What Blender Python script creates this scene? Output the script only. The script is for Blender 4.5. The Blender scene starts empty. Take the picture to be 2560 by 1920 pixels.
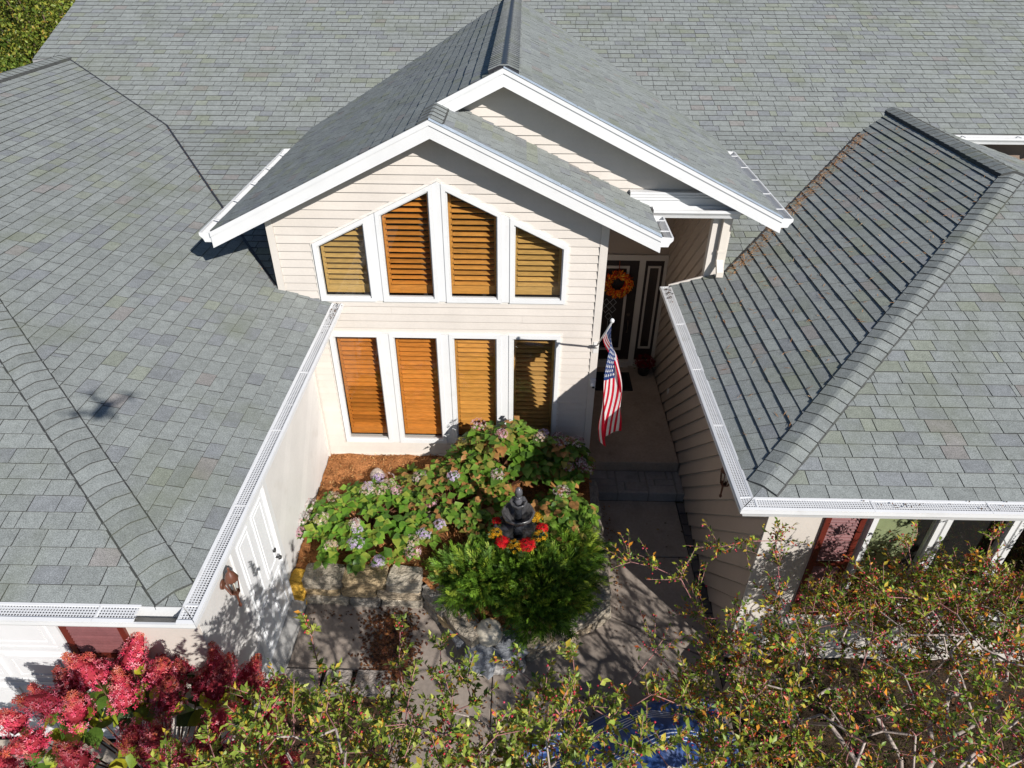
import bpy, math, random
import numpy as np
from mathutils import Vector, Matrix

random.seed(7); RS = np.random.RandomState(11)
SC = bpy.context.scene
COL = SC.collection

# ------------------------------------------------------------------ camera, sky, sun, exposure
cam_d = bpy.data.cameras.new('camera'); cam = bpy.data.objects.new('camera', cam_d); COL.objects.link(cam)
CAM = Vector((0.99045, -7.63526, 7.29175))
Rr = Vector((0.99981237, 0.01866153, 0.0051935)); Ru = Vector((-0.01483683, 0.5653886, 0.82469122)); Rf = Vector((-0.01245365, 0.82461353, -0.56555939))
cam.matrix_world = Matrix(((Rr.x, Ru.x, -Rf.x, CAM.x), (Rr.y, Ru.y, -Rf.y, CAM.y), (Rr.z, Ru.z, -Rf.z, CAM.z), (0, 0, 0, 1)))
cam_d.sensor_fit = 'HORIZONTAL'; cam_d.sensor_width = 36.0
cam_d.lens = 1688.454 / 2560 * 36; cam_d.shift_x = 6.363 / 2560; cam_d.shift_y = -23.036 / 2560
cam_d.clip_start = 0.02; cam_d.clip_end = 2000
SC.camera = cam

SUN_TRAVEL = Vector((-0.519328, 0.66909472, -0.5316114))
W = bpy.data.worlds.new('World'); SC.world = W; W.use_nodes = True
nt = W.node_tree; bg = nt.nodes['Background']
sky = nt.nodes.new('ShaderNodeTexSky'); sky.sky_type = 'NISHITA'; sky.sun_disc = False
sky.sun_elevation = math.radians(32.1); sky.sun_rotation = math.radians(142.2); sky.ozone_density = 5.0; sky.dust_density = .3
nt.links.new(sky.outputs[0], bg.inputs[0]); bg.inputs[1].default_value = 0.062
sun_d = bpy.data.lights.new('sun', 'SUN'); sun_d.energy = 5.0; sun_d.angle = math.radians(0.53); sun_d.color = (1.0, 0.965, 0.92)
sun = bpy.data.objects.new('sun', sun_d); COL.objects.link(sun)
sun.rotation_euler = SUN_TRAVEL.to_track_quat('-Z', 'Y').to_euler(); sun.location = (8, -12, 14)
VS = SC.view_settings; VS.view_transform = 'Standard'; VS.look = 'None'; VS.exposure = 0.14; VS.gamma = 1.0; VS.use_curve_mapping = False

def project(p):
    d = Vector(p) - CAM; w = d.dot(Rf)
    if w < .05: return None
    return 1280 - 6.363 + 1688.454 * d.dot(Rr) / w, 960 - 23.036 - 1688.454 * d.dot(Ru) / w, w

# ------------------------------------------------------------------ materials (all read the face colour attribute "col")
def mat(name, rough=.6, spec=.3, n=(30, .15), n2=None, bump=None, transl=0., metal=0., stretch=None, coat=0., dirt=None):
    m = bpy.data.materials.new(name); m.use_nodes = True; t = m.node_tree; N = t.nodes; L = t.links
    b = N['Principled BSDF']; out = N['Material Output']
    b.inputs['Roughness'].default_value = rough; b.inputs['Specular IOR Level'].default_value = spec; b.inputs['Metallic'].default_value = metal
    if coat: b.inputs['Coat Weight'].default_value = coat
    a = N.new('ShaderNodeAttribute'); a.attribute_name = 'col'
    tc = N.new('ShaderNodeTexCoord'); vec = tc.outputs['Object']
    g = N.new('ShaderNodeNewGeometry')
    vec = g.outputs['Position']
    if stretch:
        mp = N.new('ShaderNodeMapping'); mp.inputs['Scale'].default_value = stretch; L.new(vec, mp.inputs['Vector']); vec = mp.outputs[0]
    col = a.outputs['Color']
    for (sc, am) in [x for x in (n, n2) if x]:
        nz = N.new('ShaderNodeTexNoise'); nz.inputs['Scale'].default_value = sc; nz.inputs['Detail'].default_value = 4
        L.new(vec, nz.inputs['Vector'])
        mr = N.new('ShaderNodeMapRange'); mr.inputs['From Min'].default_value = .25; mr.inputs['From Max'].default_value = .75
        mr.inputs['To Min'].default_value = 1 - am; mr.inputs['To Max'].default_value = 1 + am; L.new(nz.outputs['Fac'], mr.inputs['Value'])
        vm = N.new('ShaderNodeVectorMath'); vm.operation = 'SCALE'; L.new(col, vm.inputs[0]); L.new(mr.outputs[0], vm.inputs['Scale'])
        col = vm.outputs[0]
    if dirt:
        dcol, dsc, lo, hi, amt = dirt
        nz = N.new('ShaderNodeTexNoise'); nz.inputs['Scale'].default_value = dsc; nz.inputs['Detail'].default_value = 5; L.new(g.outputs['Position'], nz.inputs['Vector'])
        mr = N.new('ShaderNodeMapRange'); mr.inputs['From Min'].default_value = lo; mr.inputs['From Max'].default_value = hi; mr.inputs['To Max'].default_value = amt
        L.new(nz.outputs['Fac'], mr.inputs['Value'])
        mx = N.new('ShaderNodeMix'); mx.data_type = 'RGBA'; L.new(mr.outputs[0], mx.inputs['Factor']); L.new(col, mx.inputs[6]); mx.inputs[7].default_value = (*dcol, 1)
        col = mx.outputs[2]
    L.new(col, b.inputs['Base Color'])
    if bump:
        nz = N.new('ShaderNodeTexNoise'); nz.inputs['Scale'].default_value = bump[0]; nz.inputs['Detail'].default_value = 5; L.new(vec, nz.inputs['Vector'])
        bp = N.new('ShaderNodeBump'); bp.inputs['Strength'].default_value = bump[1]; bp.inputs['Distance'].default_value = bump[2]
        L.new(nz.outputs['Fac'], bp.inputs['Height']); L.new(bp.outputs[0], b.inputs['Normal'])
    if transl:
        tr = N.new('ShaderNodeBsdfTranslucent'); L.new(col, tr.inputs['Color'])
        ms = N.new('ShaderNodeMixShader'); ms.inputs[0].default_value = transl
        L.new(b.outputs[0], ms.inputs[1]); L.new(tr.outputs[0], ms.inputs[2]); L.new(ms.outputs[0], out.inputs['Surface'])
    return m

M = {}
M['shingle'] = mat('shingle_granules', .9, .2, (130, .5), (14, .13), (220, .6, .003), dirt=((.16, .18, .10), 1.3, .52, .74, .38))
M['trim'] = mat('white_trim_paint', .45, .4, (3, .04), dirt=((.45, .43, .38), 5, .62, .85, .35))
M['siding'] = mat('vinyl_siding', .55, .35, (2.2, .06), (40, .03), dirt=((.36, .30, .22), 2.5, .64, .85, .35))
M['soffit'] = mat('soffit_paint', .7, .2, (6, .08))
M['wood'] = mat('varnished_wood', .38, .5, (9, .22), (3, .12), stretch=(1.2, 6, 14))
M['dark'] = mat('dark_interior', .8, .2, (5, .2))
M['concrete'] = mat('concrete', .85, .2, (2.2, .16), (26, .12), (60, .35, .004), dirt=((.07, .06, .05), 3.1, .6, .82, .5))
M['stone'] = mat('limestone', .85, .2, (9, .28), (45, .2), (22, 1, .05), stretch=(1, 1, 3.6), dirt=((.20, .13, .06), 5, .55, .8, .5))
M['rock'] = mat('grey_rock', .9, .2, (14, .3), (60, .25), (30, .9, .02))
M['soil'] = mat('mulch_soil', .95, .1, (40, .5), (6, .3), (70, 1, .02))
M['ground'] = mat('garden_soil', .95, .1, (8, .4), (50, .35), (30, 1, .03))
M['leaf'] = mat('leaf', .42, .35, (60, .18), (12, .12), transl=.28)
M['needle'] = mat('evergreen_spray', .55, .35, (30, .25), transl=.2)
M['petal'] = mat('petal', .7, .08, (50, .2), transl=.25)
M['bark'] = mat('bark', .85, .2, (60, .35), (20, .2), (60, .6, .005))
M['berry'] = mat('berry', .3, .5, (80, .15))
M['metal'] = mat('painted_metal', .4, .5, (12, .12), (50, .1))
M['fountain'] = mat('black_glazed_resin', .22, .6, (14, .45), (40, .3), (25, .3, .006))
M['cloth'] = mat('flag_cloth', .75, .15, (60, .06), (9, .06), transl=.4)
M['fabric'] = mat('striped_sheet', .5, .35, (14, .2), (60, .08))
M['clay'] = mat('pumpkin_skin', .5, .4, (9, .12), (40, .08))
M['mat'] = mat('rubber', .9, .1, (60, .3), bump=(90, .6, .004))

def glass_mat(name, tint=(.93, .95, .95), refl=1.0):
    m = bpy.data.materials.new(name); m.use_nodes = True; t = m.node_tree; N = t.nodes; L = t.links
    N.remove(N['Principled BSDF']); out = N['Material Output']
    tr = N.new('ShaderNodeBsdfTransparent'); tr.inputs[0].default_value = (*tint, 1)
    gl = N.new('ShaderNodeBsdfGlossy'); gl.inputs['Roughness'].default_value = .015
    lw = N.new('ShaderNodeLayerWeight'); lw.inputs[0].default_value = .5
    pw = N.new('ShaderNodeMath'); pw.operation = 'POWER'; pw.inputs[1].default_value = 5; L.new(lw.outputs['Facing'], pw.inputs[0])
    mu = N.new('ShaderNodeMath'); mu.operation = 'MULTIPLY_ADD'; mu.inputs[1].default_value = .9 * refl; mu.inputs[2].default_value = .07 * refl; L.new(pw.outputs[0], mu.inputs[0])
    nz = N.new('ShaderNodeTexNoise'); nz.inputs['Scale'].default_value = 1.3; bp = N.new('ShaderNodeBump'); bp.inputs['Strength'].default_value = .05; bp.inputs['Distance'].default_value = .02
    L.new(nz.outputs['Fac'], bp.inputs['Height']); L.new(bp.outputs[0], gl.inputs['Normal'])
    mx = N.new('ShaderNodeMixShader'); L.new(mu.outputs[0], mx.inputs[0]); L.new(tr.outputs[0], mx.inputs[1]); L.new(gl.outputs[0], mx.inputs[2]); L.new(mx.outputs[0], out.inputs['Surface'])
    return m
M['glass'] = glass_mat('window_glass')

def guard_mat():
    m = mat('perforated_guard', .45, .4, (4, .06), dirt=((.4, .38, .33), 6, .6, .8, .4)); t = m.node_tree; N = t.nodes; L = t.links; out = N['Material Output']; b = N['Principled BSDF']
    g = N.new('ShaderNodeNewGeometry'); sx = N.new('ShaderNodeSeparateXYZ'); L.new(g.outputs['Position'], sx.inputs[0])
    def mth(op, a, bb=None):
        x = N.new('ShaderNodeMath'); x.operation = op
        if isinstance(a, float): x.inputs[0].default_value = a
        else: L.new(a, x.inputs[0])
        if bb is not None:
            if isinstance(bb, float): x.inputs[1].default_value = bb
            else: L.new(bb, x.inputs[1])
        return x.outputs[0]
    dd = []
    for ax in ('X', 'Y'):
        f = mth('SUBTRACT', mth('FRACT', mth('DIVIDE', sx.outputs[ax], .0215)), .5); dd.append(mth('MULTIPLY', f, f))
    hole = mth('LESS_THAN', mth('ADD', dd[0], dd[1]), .085)
    tr = N.new('ShaderNodeBsdfTransparent'); mx = N.new('ShaderNodeMixShader'); L.new(hole, mx.inputs[0]); L.new(b.outputs[0], mx.inputs[1]); L.new(tr.outputs[0], mx.inputs[2]); L.new(mx.outputs[0], out.inputs['Surface'])
    return m
M['guard'] = guard_mat()

# ------------------------------------------------------------------ object helpers
ORG = {}
def tag(o, label=None, cat=None, group=None, kind=None):
    if label: o['label'] = label
    if cat: o['category'] = cat
    if group: o['group'] = group
    if kind: o['kind'] = kind
    return o
def thing(name, loc, label, cat, group=None):
    o = bpy.data.objects.new(name, None); COL.objects.link(o); o.location = loc; o.empty_display_size = .1
    ORG[o.name] = Vector(loc); return tag(o, label, cat, group)
def org(o):
    return ORG.get(o.name, Vector((0, 0, 0))) if o else Vector((0, 0, 0))
def link(name, me, parent=None, kind=None, label=None):
    o = bpy.data.objects.new(name, me); COL.objects.link(o)
    if parent: o.parent = parent
    ORG[o.name] = org(parent) + Vector(o.location)
    if kind: o['kind'] = kind
    if label: o['label'] = label
    return o
def np_mesh(name, V, F, C, m, smooth=False):
    """V (n,3), F (k,3|4), C (k,3)"""
    V = np.asarray(V, np.float32); F = np.asarray(F, np.int32); k, q = F.shape
    me = bpy.data.meshes.new(name); me.vertices.add(len(V)); me.vertices.foreach_set('co', V.ravel())
    me.loops.add(k * q); me.loops.foreach_set('vertex_index', F.ravel()); me.polygons.add(k)
    me.polygons.foreach_set('loop_start', np.arange(0, k * q, q, dtype=np.int32))
    a = me.attributes.new('col', 'FLOAT_COLOR', 'FACE'); a.data.foreach_set('color', np.concatenate([np.clip(np.asarray(C, np.float32), 0, 1), np.ones((k, 1), np.float32)], 1).ravel())
    me.materials.append(m); me.update(calc_edges=True)
    if smooth: me.polygons.foreach_set('use_smooth', [True] * k)
    return me
def vj(c, j=.06):
    f = 1 + random.uniform(-j, j); return tuple(min(1, x * f) for x in c)

class MB:
    def __init__(s, col=(.5, .5, .5)): s.v = []; s.f = []; s.c = []; s.col = col; s.sm = []
    def face(s, pts, col=None, sm=False):
        n = len(s.v); s.v += [tuple(p) for p in pts]; s.f.append(tuple(range(n, n + len(pts)))); s.c.append(col or s.col); s.sm.append(sm)
    def idx(s, V, F, col=None, sm=False):
        n = len(s.v); s.v += [tuple(p) for p in V]
        for f in F: s.f.append(tuple(i + n for i in f)); s.c.append(col or s.col); s.sm.append(sm)
        return s
    def hexa(s, p, col=None):  # 8 corners: bottom 0-3, top 4-7
        return s.idx(p, [(3, 2, 1, 0), (4, 5, 6, 7), (0, 1, 5, 4), (1, 2, 6, 5), (2, 3, 7, 6), (3, 0, 4, 7)], col)
    def box(s, x0, x1, y0, y1, z0, z1, col=None):
        return s.hexa([(x0, y0, z0), (x1, y0, z0), (x1, y1, z0), (x0, y1, z0), (x0, y0, z1), (x1, y0, z1), (x1, y1, z1), (x0, y1, z1)], col)
    def prism(s, poly, ext, col=None):
        poly = [Vector(p) for p in poly]; e = Vector(ext); n = len(poly); V = poly + [p + e for p in poly]
        return s.idx(V, [tuple(range(n))[::-1], tuple(range(n, 2 * n))] + [(i, (i + 1) % n, (i + 1) % n + n, i + n) for i in range(n)], col)
    def ring(s, a, b, ext, col=None):  # frame between polygons a (outer) and b (inner), extruded
        e = Vector(ext); n = len(a); V = [Vector(p) for p in a] + [Vector(p) for p in b]; V += [p + e for p in V]; F = []
        for i in range(n):
            j = (i + 1) % n
            F += [(i, j, n + j, n + i), (2 * n + j, 2 * n + i, 3 * n + i, 3 * n + j), (j, i, 2 * n + i, 2 * n + j), (n + i, n + j, 3 * n + j, 3 * n + i)]
        return s.idx(V, F, col)
    def tube(s, pts, rad, n=6, col=None, cap=True, sm=True):
        pts = [Vector(p) for p in pts]; V = []; up = Vector((0.13, .21, .97))
        for i, p in enumerate(pts):
            d = (pts[min(i + 1, len(pts) - 1)] - pts[max(i - 1, 0)]).normalized()
            a = d.cross(up)
            if a.length < .05: a = d.cross(Vector((1, 0, 0)))
            a.normalize(); b = a.cross(d); r = rad[i] if isinstance(rad, (list, tuple)) else rad
            V += [p + (a * math.cos(2 * math.pi * k / n) + b * math.sin(2 * math.pi * k / n)) * r for k in range(n)]
        F = [(i * n + k, i * n + (k + 1) % n, (i + 1) * n + (k + 1) % n, (i + 1) * n + k) for i in range(len(pts) - 1) for k in range(n)]
        s.idx(V, F, col, sm)
        if cap: m = len(s.v) - len(V); s.f += [tuple(range(m, m + n))[::-1], tuple(range(m + len(V) - n, m + len(V)))]; s.c += [col or s.col] * 2; s.sm += [False] * 2
        return s
    def lathe(s, c, prof, n=20, col=None, ax=None, wob=None):
        c = Vector(c); V = []
        for (r, h) in prof:
            for k in range(n):
                a = 2 * math.pi * k / n; rr = r * (wob(a, h) if wob else 1)
                V.append(c + Vector((rr * math.cos(a), rr * math.sin(a), h)))
        F = [(i * n + k, i * n + (k + 1) % n, (i + 1) * n + (k + 1) % n, (i + 1) * n + k) for i in range(len(prof) - 1) for k in range(n)]
        s.idx(V, F, col, True); m = len(s.v) - len(V)
        s.f += [tuple(range(m, m + n))[::-1], tuple(range(m + len(V) - n, m + len(V)))]; s.c += [col or s.col] * 2; s.sm += [False] * 2
        return s
    def mesh(s, name, m, o=Vector((0, 0, 0))):
        me = bpy.data.meshes.new(name); me.from_pydata([(p[0] - o.x, p[1] - o.y, p[2] - o.z) for p in s.v], [], s.f)
        a = me.attributes.new('col', 'FLOAT_COLOR', 'FACE'); a.data.foreach_set('color', [x for c in s.c for x in (*c[:3], 1.0)])
        me.polygons.foreach_set('use_smooth', s.sm); me.materials.append(M[m] if isinstance(m, str) else m); me.update(); return me
    def build(s, name, m, parent=None, kind=None, label=None):
        return link(name, s.mesh(name, m, org(parent)), parent, kind, label)

def clip_half(poly, a, b, c):  # keep a*x+b*y+c >= 0
    out = []
    for i in range(len(poly)):
        p, q = poly[i], poly[(i + 1) % len(poly)]; dp = a * p[0] + b * p[1] + c; dq = a * q[0] + b * q[1] + c
        if dp >= 0: out.append(p)
        if (dp >= 0) != (dq >= 0): t = dp / (dp - dq); out.append((p[0] + (q[0] - p[0]) * t, p[1] + (q[1] - p[1]) * t))
    return out
def clip_rect(poly, x0, x1, y0, y1):
    for h in ((1, 0, -x0), (-1, 0, x1), (0, 1, -y0), (0, -1, y1)):
        poly = clip_half(poly, *h)
        if len(poly) < 3: return []
    return poly
def area2(p): return .5 * sum(p[i][0] * p[(i + 1) % len(p)][1] - p[(i + 1) % len(p)][0] * p[i][1] for i in range(len(p)))
def inset(poly, d):  # convex ccw polygon
    n = len(poly); L = []
    if not isinstance(d, (list, tuple)): d = [d] * n
    for i in range(n):
        (x0, y0), (x1, y1) = poly[i], poly[(i + 1) % n]; l = math.hypot(x1 - x0, y1 - y0); nx, ny = -(y1 - y0) / l, (x1 - x0) / l
        L.append((nx, ny, -(nx * x0 + ny * y0) - d[i]))
    out = []
    for i in range(n):
        a1, b1, c1 = L[i - 1]; a2, b2, c2 = L[i]; D = a1 * b2 - a2 * b1
        out.append(((b1 * c2 - b2 * c1) / D, (a2 * c1 - a1 * c2) / D))
    return out

WHITE = (.74, .74, .735); SID = (.63, .575, .515); SIDB = (.34, .26, .19); CREAM = (.66, .61, .55)

# ================================================================== SETTING: ground
g = MB((.10, .085, .05)); g.face([(-300, -300, -.06), (300, -300, -.06), (300, 300, -.06), (-300, 300, -.06)]); tag(g.build('ground', 'ground'), kind='structure')

# ================================================================== HOUSE
house = thing('house', (0, 0, 0), 'beige sided house with grey shingle gables, white gutters and a wing on either side', 'house')

# ---- roof planes
ZR = {}
def zA(x, y): return 3.134 + .293 * (-1.4 - x)
def zB(x, y): return 3.134 + .3046 * (y + 4.605)
def zC(x, y): return 3.08 + .3106 * (x - 3.055)
def zD(x, y): return 3.08 + .2937 * (y + 3.351)
def zE(x, y): return 4.459 - .3106 * (x - 7.495)
def zF(x, y): return 4.981 + .293 * (x + 7.705)
def zML(x, y): return 4.222 + .208 * (y - 4.257)
def zMR(x, y): return 4.222 + .2593 * (y - 4.257)
def zMU(x, y): return 4.222 + .39 * (y - 4.257)
def zGL(x, y): return 5.489 + .489 * (x - .016)
def zG1(x, y): return 5.489 - .489 * (x - .016)
def zG2(x, y): return 5.864 - .489 * (x - .783)
SHC = (.268, .286, .274)
def tabcol():
    r = random.random(); f = random.uniform(.92, 1.07)
    c = SHC
    if r < .07: c = (.262, .28, .235)
    elif r < .09: c = (.275, .262, .248)
    elif r < .2: c = (.242, .255, .26)
    return tuple(x * f for x in c)
TABS = []   # (size key, verts, faces, colours, roof)
def roof_plane(name, zf, poly, eave, thick=.011, width=.235, deck=True, e=.146, off=0., dt=.09, tone=1.0):
    """poly: plan polygon; eave: (point, unit direction) of the eave line, upslope to its left"""
    P = [Vector((x, y, zf(x, y))) for x, y in poly]
    O = Vector((eave[0][0], eave[0][1], zf(*eave[0]))); dx, dy = eave[1]; u = Vector((dx, dy, zf(eave[0][0] + dx, eave[0][1] + dy) - O.z)).normalized()
    q = Vector((-dy, dx, zf(eave[0][0] - dy, eave[0][1] + dx) - O.z)).normalized(); nrm = u.cross(q).normalized()
    d = MB((.30, .30, .30)); d.prism([p - Vector((0, 0, .006)) for p in P][::-1], (0, 0, -dt)); ro = d.build('roof', 'soffit', house); ul = MB((.05, .05, .05)); ul.face([p - Vector((0, 0, .0045)) for p in P]); ul.build('underlay', 'shingle', ro)
    p2 = [((p - O).dot(u), (p - O).dot(q)) for p in P]
    if area2(p2) < 0: p2.reverse()
    smin = min(p[0] for p in p2); smax = max(p[0] for p in p2); tmin = min(p[1] for p in p2); tmax = max(p[1] for p in p2)
    k = math.floor((tmin - off) / e) ; lab = 0
    while k * e + off < tmax:
        t0 = k * e + off; t1 = t0 + e
        strip = clip_rect(p2, smin - 1, smax + 1, t0, t1 + .012)
        if len(strip) >= 3:
            s = smin - random.uniform(0, width) - (width / 2 if k % 2 else 0); se = max(p[0] for p in strip); sb = min(p[0] for p in strip)
            rowth = thick * random.uniform(.85, 1.15)
            while s < se:
                w = width * random.uniform(.8, 1.2)
                if random.random() < .10: w *= random.choice((.22, .5, .5))
                if s + w > sb:
                    c = clip_rect(strip, s, s + w - .007, t0, t1 + .012)
                    if len(c) >= 3 and abs(area2(c)) > .0006:
                        th = rowth * random.uniform(.8, 1.25); lift = random.uniform(-.0012, .0012)
                        n = len(c); V = []
                        for (a, b) in c:
                            h = .002 + th * max(0, 1 - (b - t0) / e) + lift * (a - s) / w
                            V.append(O + u * a + q * b + nrm * h)
                        V += [O + u * a + q * b - nrm * .004 for (a, b) in c]
                        F = [tuple(range(n))] + [((i + 1) % n, i, i + n, (i + 1) % n + n) for i in range(n)]
                        cc = tuple(x * tone for x in tabcol())
                        cen = V[0].lerp(V[2], .5); pr = project(cen)
                        key = 0
                        if pr and -20 < pr[0] < 2580 and -20 < pr[1] < 1940: key = abs(area2(c)) / pr[2] ** 2 * abs((cen - CAM).normalized().dot(nrm))
                        TABS.append((key, V, F, cc, ro))
                s += w
        k += 1
    return ro
rA = roof_plane('left', zA, [(-1.4, -4.605), (-1.4, 0), (-2.085, 0), (-5.113, 4.257), (-7.705, 6.203), (-7.705, 1.46)], ((-1.4, 0), (0, 1)))
rB = roof_plane('leftfront', zB, [(-1.4, -4.605), (-7.705, 1.46), (-14.01, -4.605)], ((-14.01, -4.605), (1, 0)))
rC = roof_plane('right', zC, [(3.055, -3.351), (7.495, 1.344), (7.495, 4.865), (6.732, 4.257), (3.73, .663), (3.73, .70), (3.055, .70)], ((3.055, 0), (0, -1)), thick=.016)
rD = roof_plane('rightfront', zD, [(3.055, -3.351), (11.935, -3.351), (7.495, 1.344)], ((3.055, -3.351), (1, 0)))
rE = roof_plane('rightside', zE, [(7.495, 1.344), (11.935, -3.351), (11.935, 4.0), (8.26, 4.257), (7.495, 4.865)], ((11.935, 0), (0, 1)), e=.2)
rMU = roof_plane('main', zMU, [(-8.27, 6.08), (-7.705, 6.203), (-5.113, 4.257), (-5.113, 4.257), (6.732, 4.257), (7.495, 4.865), (8.26, 4.257), (14, 4.257), (14, 9.6), (-8.27, 9.6)], ((0, 4.257), (1, 0)), width=.25)
rML = roof_plane('mainlow', zML, [(-5.113, 4.257), (-2.085, 0), (-1.9, 0), (-1.9, 4.257)], ((0, 4.257), (1, 0)), width=.25)
rMR = roof_plane('mainlow', zMR, [(3.72, .65), (6.732, 4.257), (3.72, 4.257)], ((0, 4.257), (1, 0)), width=.25)
rGL = roof_plane('gable', zGL, [(-2.60, -.295), (.016, -.295), (.016, .453), (.783, .453), (.783, 8.467), (-2.575, 4.257), (-2.60, 4.2)], ((-2.60, 0), (0, -1)), thick=.014)
rG1 = roof_plane('gable', zG1, [(.016, -.295), (2.62, -.295), (2.62, .76), (.016, .76)], ((2.62, 0), (0, 1)))
rG2 = roof_plane('gable', zG2, [(.783, .453), (4.249, .453), (4.249, 4.0), (4.141, 4.257), (.783, 8.467)], ((4.249, 0), (0, 1)))
# back slopes, never seen from the front: closed so that no light leaks in
bk = MB((.24, .25, .24)); bk.face([(-8.27, 9.6, 6.30), (14, 9.6, 6.30), (14, 16, 3.8), (-8.27, 16, 3.8)]); bk.face([(-7.705, 1.46, 4.981), (-7.705, 6.2, 4.981), (-14.0, 6.2, 3.13), (-14.0, -4.605, 3.13)]); bk.build('back_roof', 'shingle', house)
# shingles: the 300 that show largest are single pieces, the rest one mesh
EDGE = (.07, .072, .07)  # cut asphalt edges; ridge caps also use it for painted side shadow
TABS.sort(key=lambda t: -t[0])
for i, (key, V, F, c, ro) in enumerate(TABS[:300]):
    b = MB(c); b.idx(V, F); b.c = [c] + [EDGE] * (len(F) - 1); b.build('shingle', 'shingle', ro)
b = MB()
for (key, V, F, c, ro) in TABS[300:]: b.idx(V, F[:1], c); n_ = len(b.v) - len(V); b.f += [tuple(i + n_ for i in f) for f in F[1:]]; b.c += [EDGE] * (len(F) - 1); b.sm += [False] * (len(F) - 1)
b.build('shingles', 'shingle', house, kind='stuff')

# ---- hip, ridge caps
def caps(parent, p0, p1, za, zb, perp, half=.15, e=.145, lift=.012, th=.012):
    """folded cap shingles from p0 (low end) to p1; za/zb give the height on either side"""
    a = Vector((p0[0], p0[1], 0)); b_ = Vector((p1[0], p1[1], 0)); L = (b_ - a).length; d = (b_ - a) / L; pr = Vector((perp[0], perp[1], 0)); n = int(L / e); e = L / n
    for i in range(n):
        q = MB(vj(SHC, .10))
        rows = []
        for (t, h) in ((i * e, lift + th), ((i + 1) * e + .01, lift)):
            c = a + d * t; w = half; R_ = []
            for (s, sag) in ((-1, 0), (-.90, 0), (-.5, .0), (-.10, .0), (.10, 0), (.5, .0), (.90, 0), (1, 0)):
                x = c + pr * (w * s); z = za(x.x, x.y) if s < 0 else zb(x.x, x.y)
                zc = za(c.x, c.y)
                if abs(s) < .2: z = min(z, zc)
                hh = h if abs(s) < .95 else h * .3
                R_.append(Vector((x.x, x.y, z + hh + sag + random.uniform(-.001, .001))))
            rows.append(R_)
        lo = [v - Vector((0, 0, lift + .012)) for v in rows[0]]; hi = [v - Vector((0, 0, lift + .012)) for v in rows[1]]
        V = rows[0] + rows[1] + lo + hi; F = []
        for k in range(7): F += [(k, k + 1, 9 + k, 8 + k), (16 + k, 17 + k, k + 1, k)]
        F += [(16, 0, 8, 24), (7, 23, 31, 15)]
        c0 = q.col; q.idx(V, F); q.c = [c0 if i_ % 2 == 0 and 2 <= i_ < 12 else EDGE for i_ in range(len(F))]; q.build('ridge_cap', 'shingle', parent)  # outer strips darkened to paint the shadow line along each side of the cap
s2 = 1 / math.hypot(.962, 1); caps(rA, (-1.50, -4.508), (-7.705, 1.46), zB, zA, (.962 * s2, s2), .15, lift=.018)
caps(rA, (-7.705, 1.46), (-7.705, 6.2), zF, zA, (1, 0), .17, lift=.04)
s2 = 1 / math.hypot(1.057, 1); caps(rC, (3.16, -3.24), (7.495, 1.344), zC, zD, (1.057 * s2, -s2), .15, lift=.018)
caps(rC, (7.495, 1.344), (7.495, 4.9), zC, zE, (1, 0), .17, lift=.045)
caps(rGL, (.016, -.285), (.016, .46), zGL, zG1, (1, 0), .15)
# ridge vent on the rear gable
rv = MB((.03, .03, .035)); zr = 5.864
rv.prism([(.783 - .17, .47, zr - .083), (.783, .47, zr), (.783 + .17, .47, zr - .083), (.783 + .17, .47, zr - .02), (.783, .47, zr + .045), (.783 - .17, .47, zr - .02)], (0, 8.3, 0)); vo = rv.build('ridge_vent', 'metal', house)
n = 62
for i in range(n):
    y0 = .46 + i * .133; y1 = y0 + .145; q = MB(vj((.20, .212, .212), .10)); R_ = []
    for (y, h) in ((y0, .062), (y1, .05)):
        R_.append([Vector((.783 + s, y, zr - abs(s) * .42 + h - (.0 if abs(s) < .05 else .004))) for s in (-.175, -.05, .05, .175)])
    V = R_[0] + R_[1] + [v - Vector((0, 0, .014)) for v in R_[0]] + [v - Vector((0, 0, .02)) for v in R_[1]]
    F = []
    for k in range(3): F += [(k, k + 1, 5 + k, 4 + k), (8 + k, 9 + k, k + 1, k)]
    F += [(8, 0, 4, 12), (3, 11, 15, 7)]
    q.idx(V, F); q.build('vent_cap', 'shingle', vo)

for (name, a, b_, zz, w, c) in (('v', (-2.11, .04), (-5.113, 4.257), zML, .016, (.035, .035, .04)), ('v', (-5.113, 4.257), (-7.66, 6.17), zMU, .012, (.05, .05, .055)), ('v', (3.75, .69), (6.732, 4.257), zMR, .014, (.05, .045, .04))):
    a = Vector((*a, zz(*a) + .019)); b_ = Vector((*b_, zz(*b_) + .019)); d = (b_ - a).normalized(); pr = Vector((-d.y, d.x, 0)).normalized() * w; q = MB(c); n = 12
    q.prism([a - pr, b_ - pr, b_ + pr, a + pr], (0, 0, -.012)); q.build('valley_strip', 'metal', house)
# ---- fascia on the gable rakes
def rake(x0, z0, x1, z1, y, h=.19, t=.028):
    f = MB(WHITE)
    f.prism([(x0, y - t, z0 + .004), (x1, y - t, z1 + .004), (x1, y - t, z1 - h), (x0, y - t, z0 - h)], (0, t, 0))
    f.prism([(x0, y - t - .012, z0 + .008), (x1, y - t - .012, z1 + .008), (x1, y - t - .012, z1 - .05), (x0, y - t - .012, z0 - .05)], (0, .0118, 0))
    return f.build('rake_fascia', 'trim', house)
rake(-2.60, zGL(-2.60, 0), .016, 5.489, -.297); rake(.016, 5.489, 2.62, zG1(2.62, 0), -.297)
rake(.02, zGL(.02, 0), .783, 5.864, .451); rake(.783, 5.864, 4.249, zG2(4.249, 0), .451)
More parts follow.
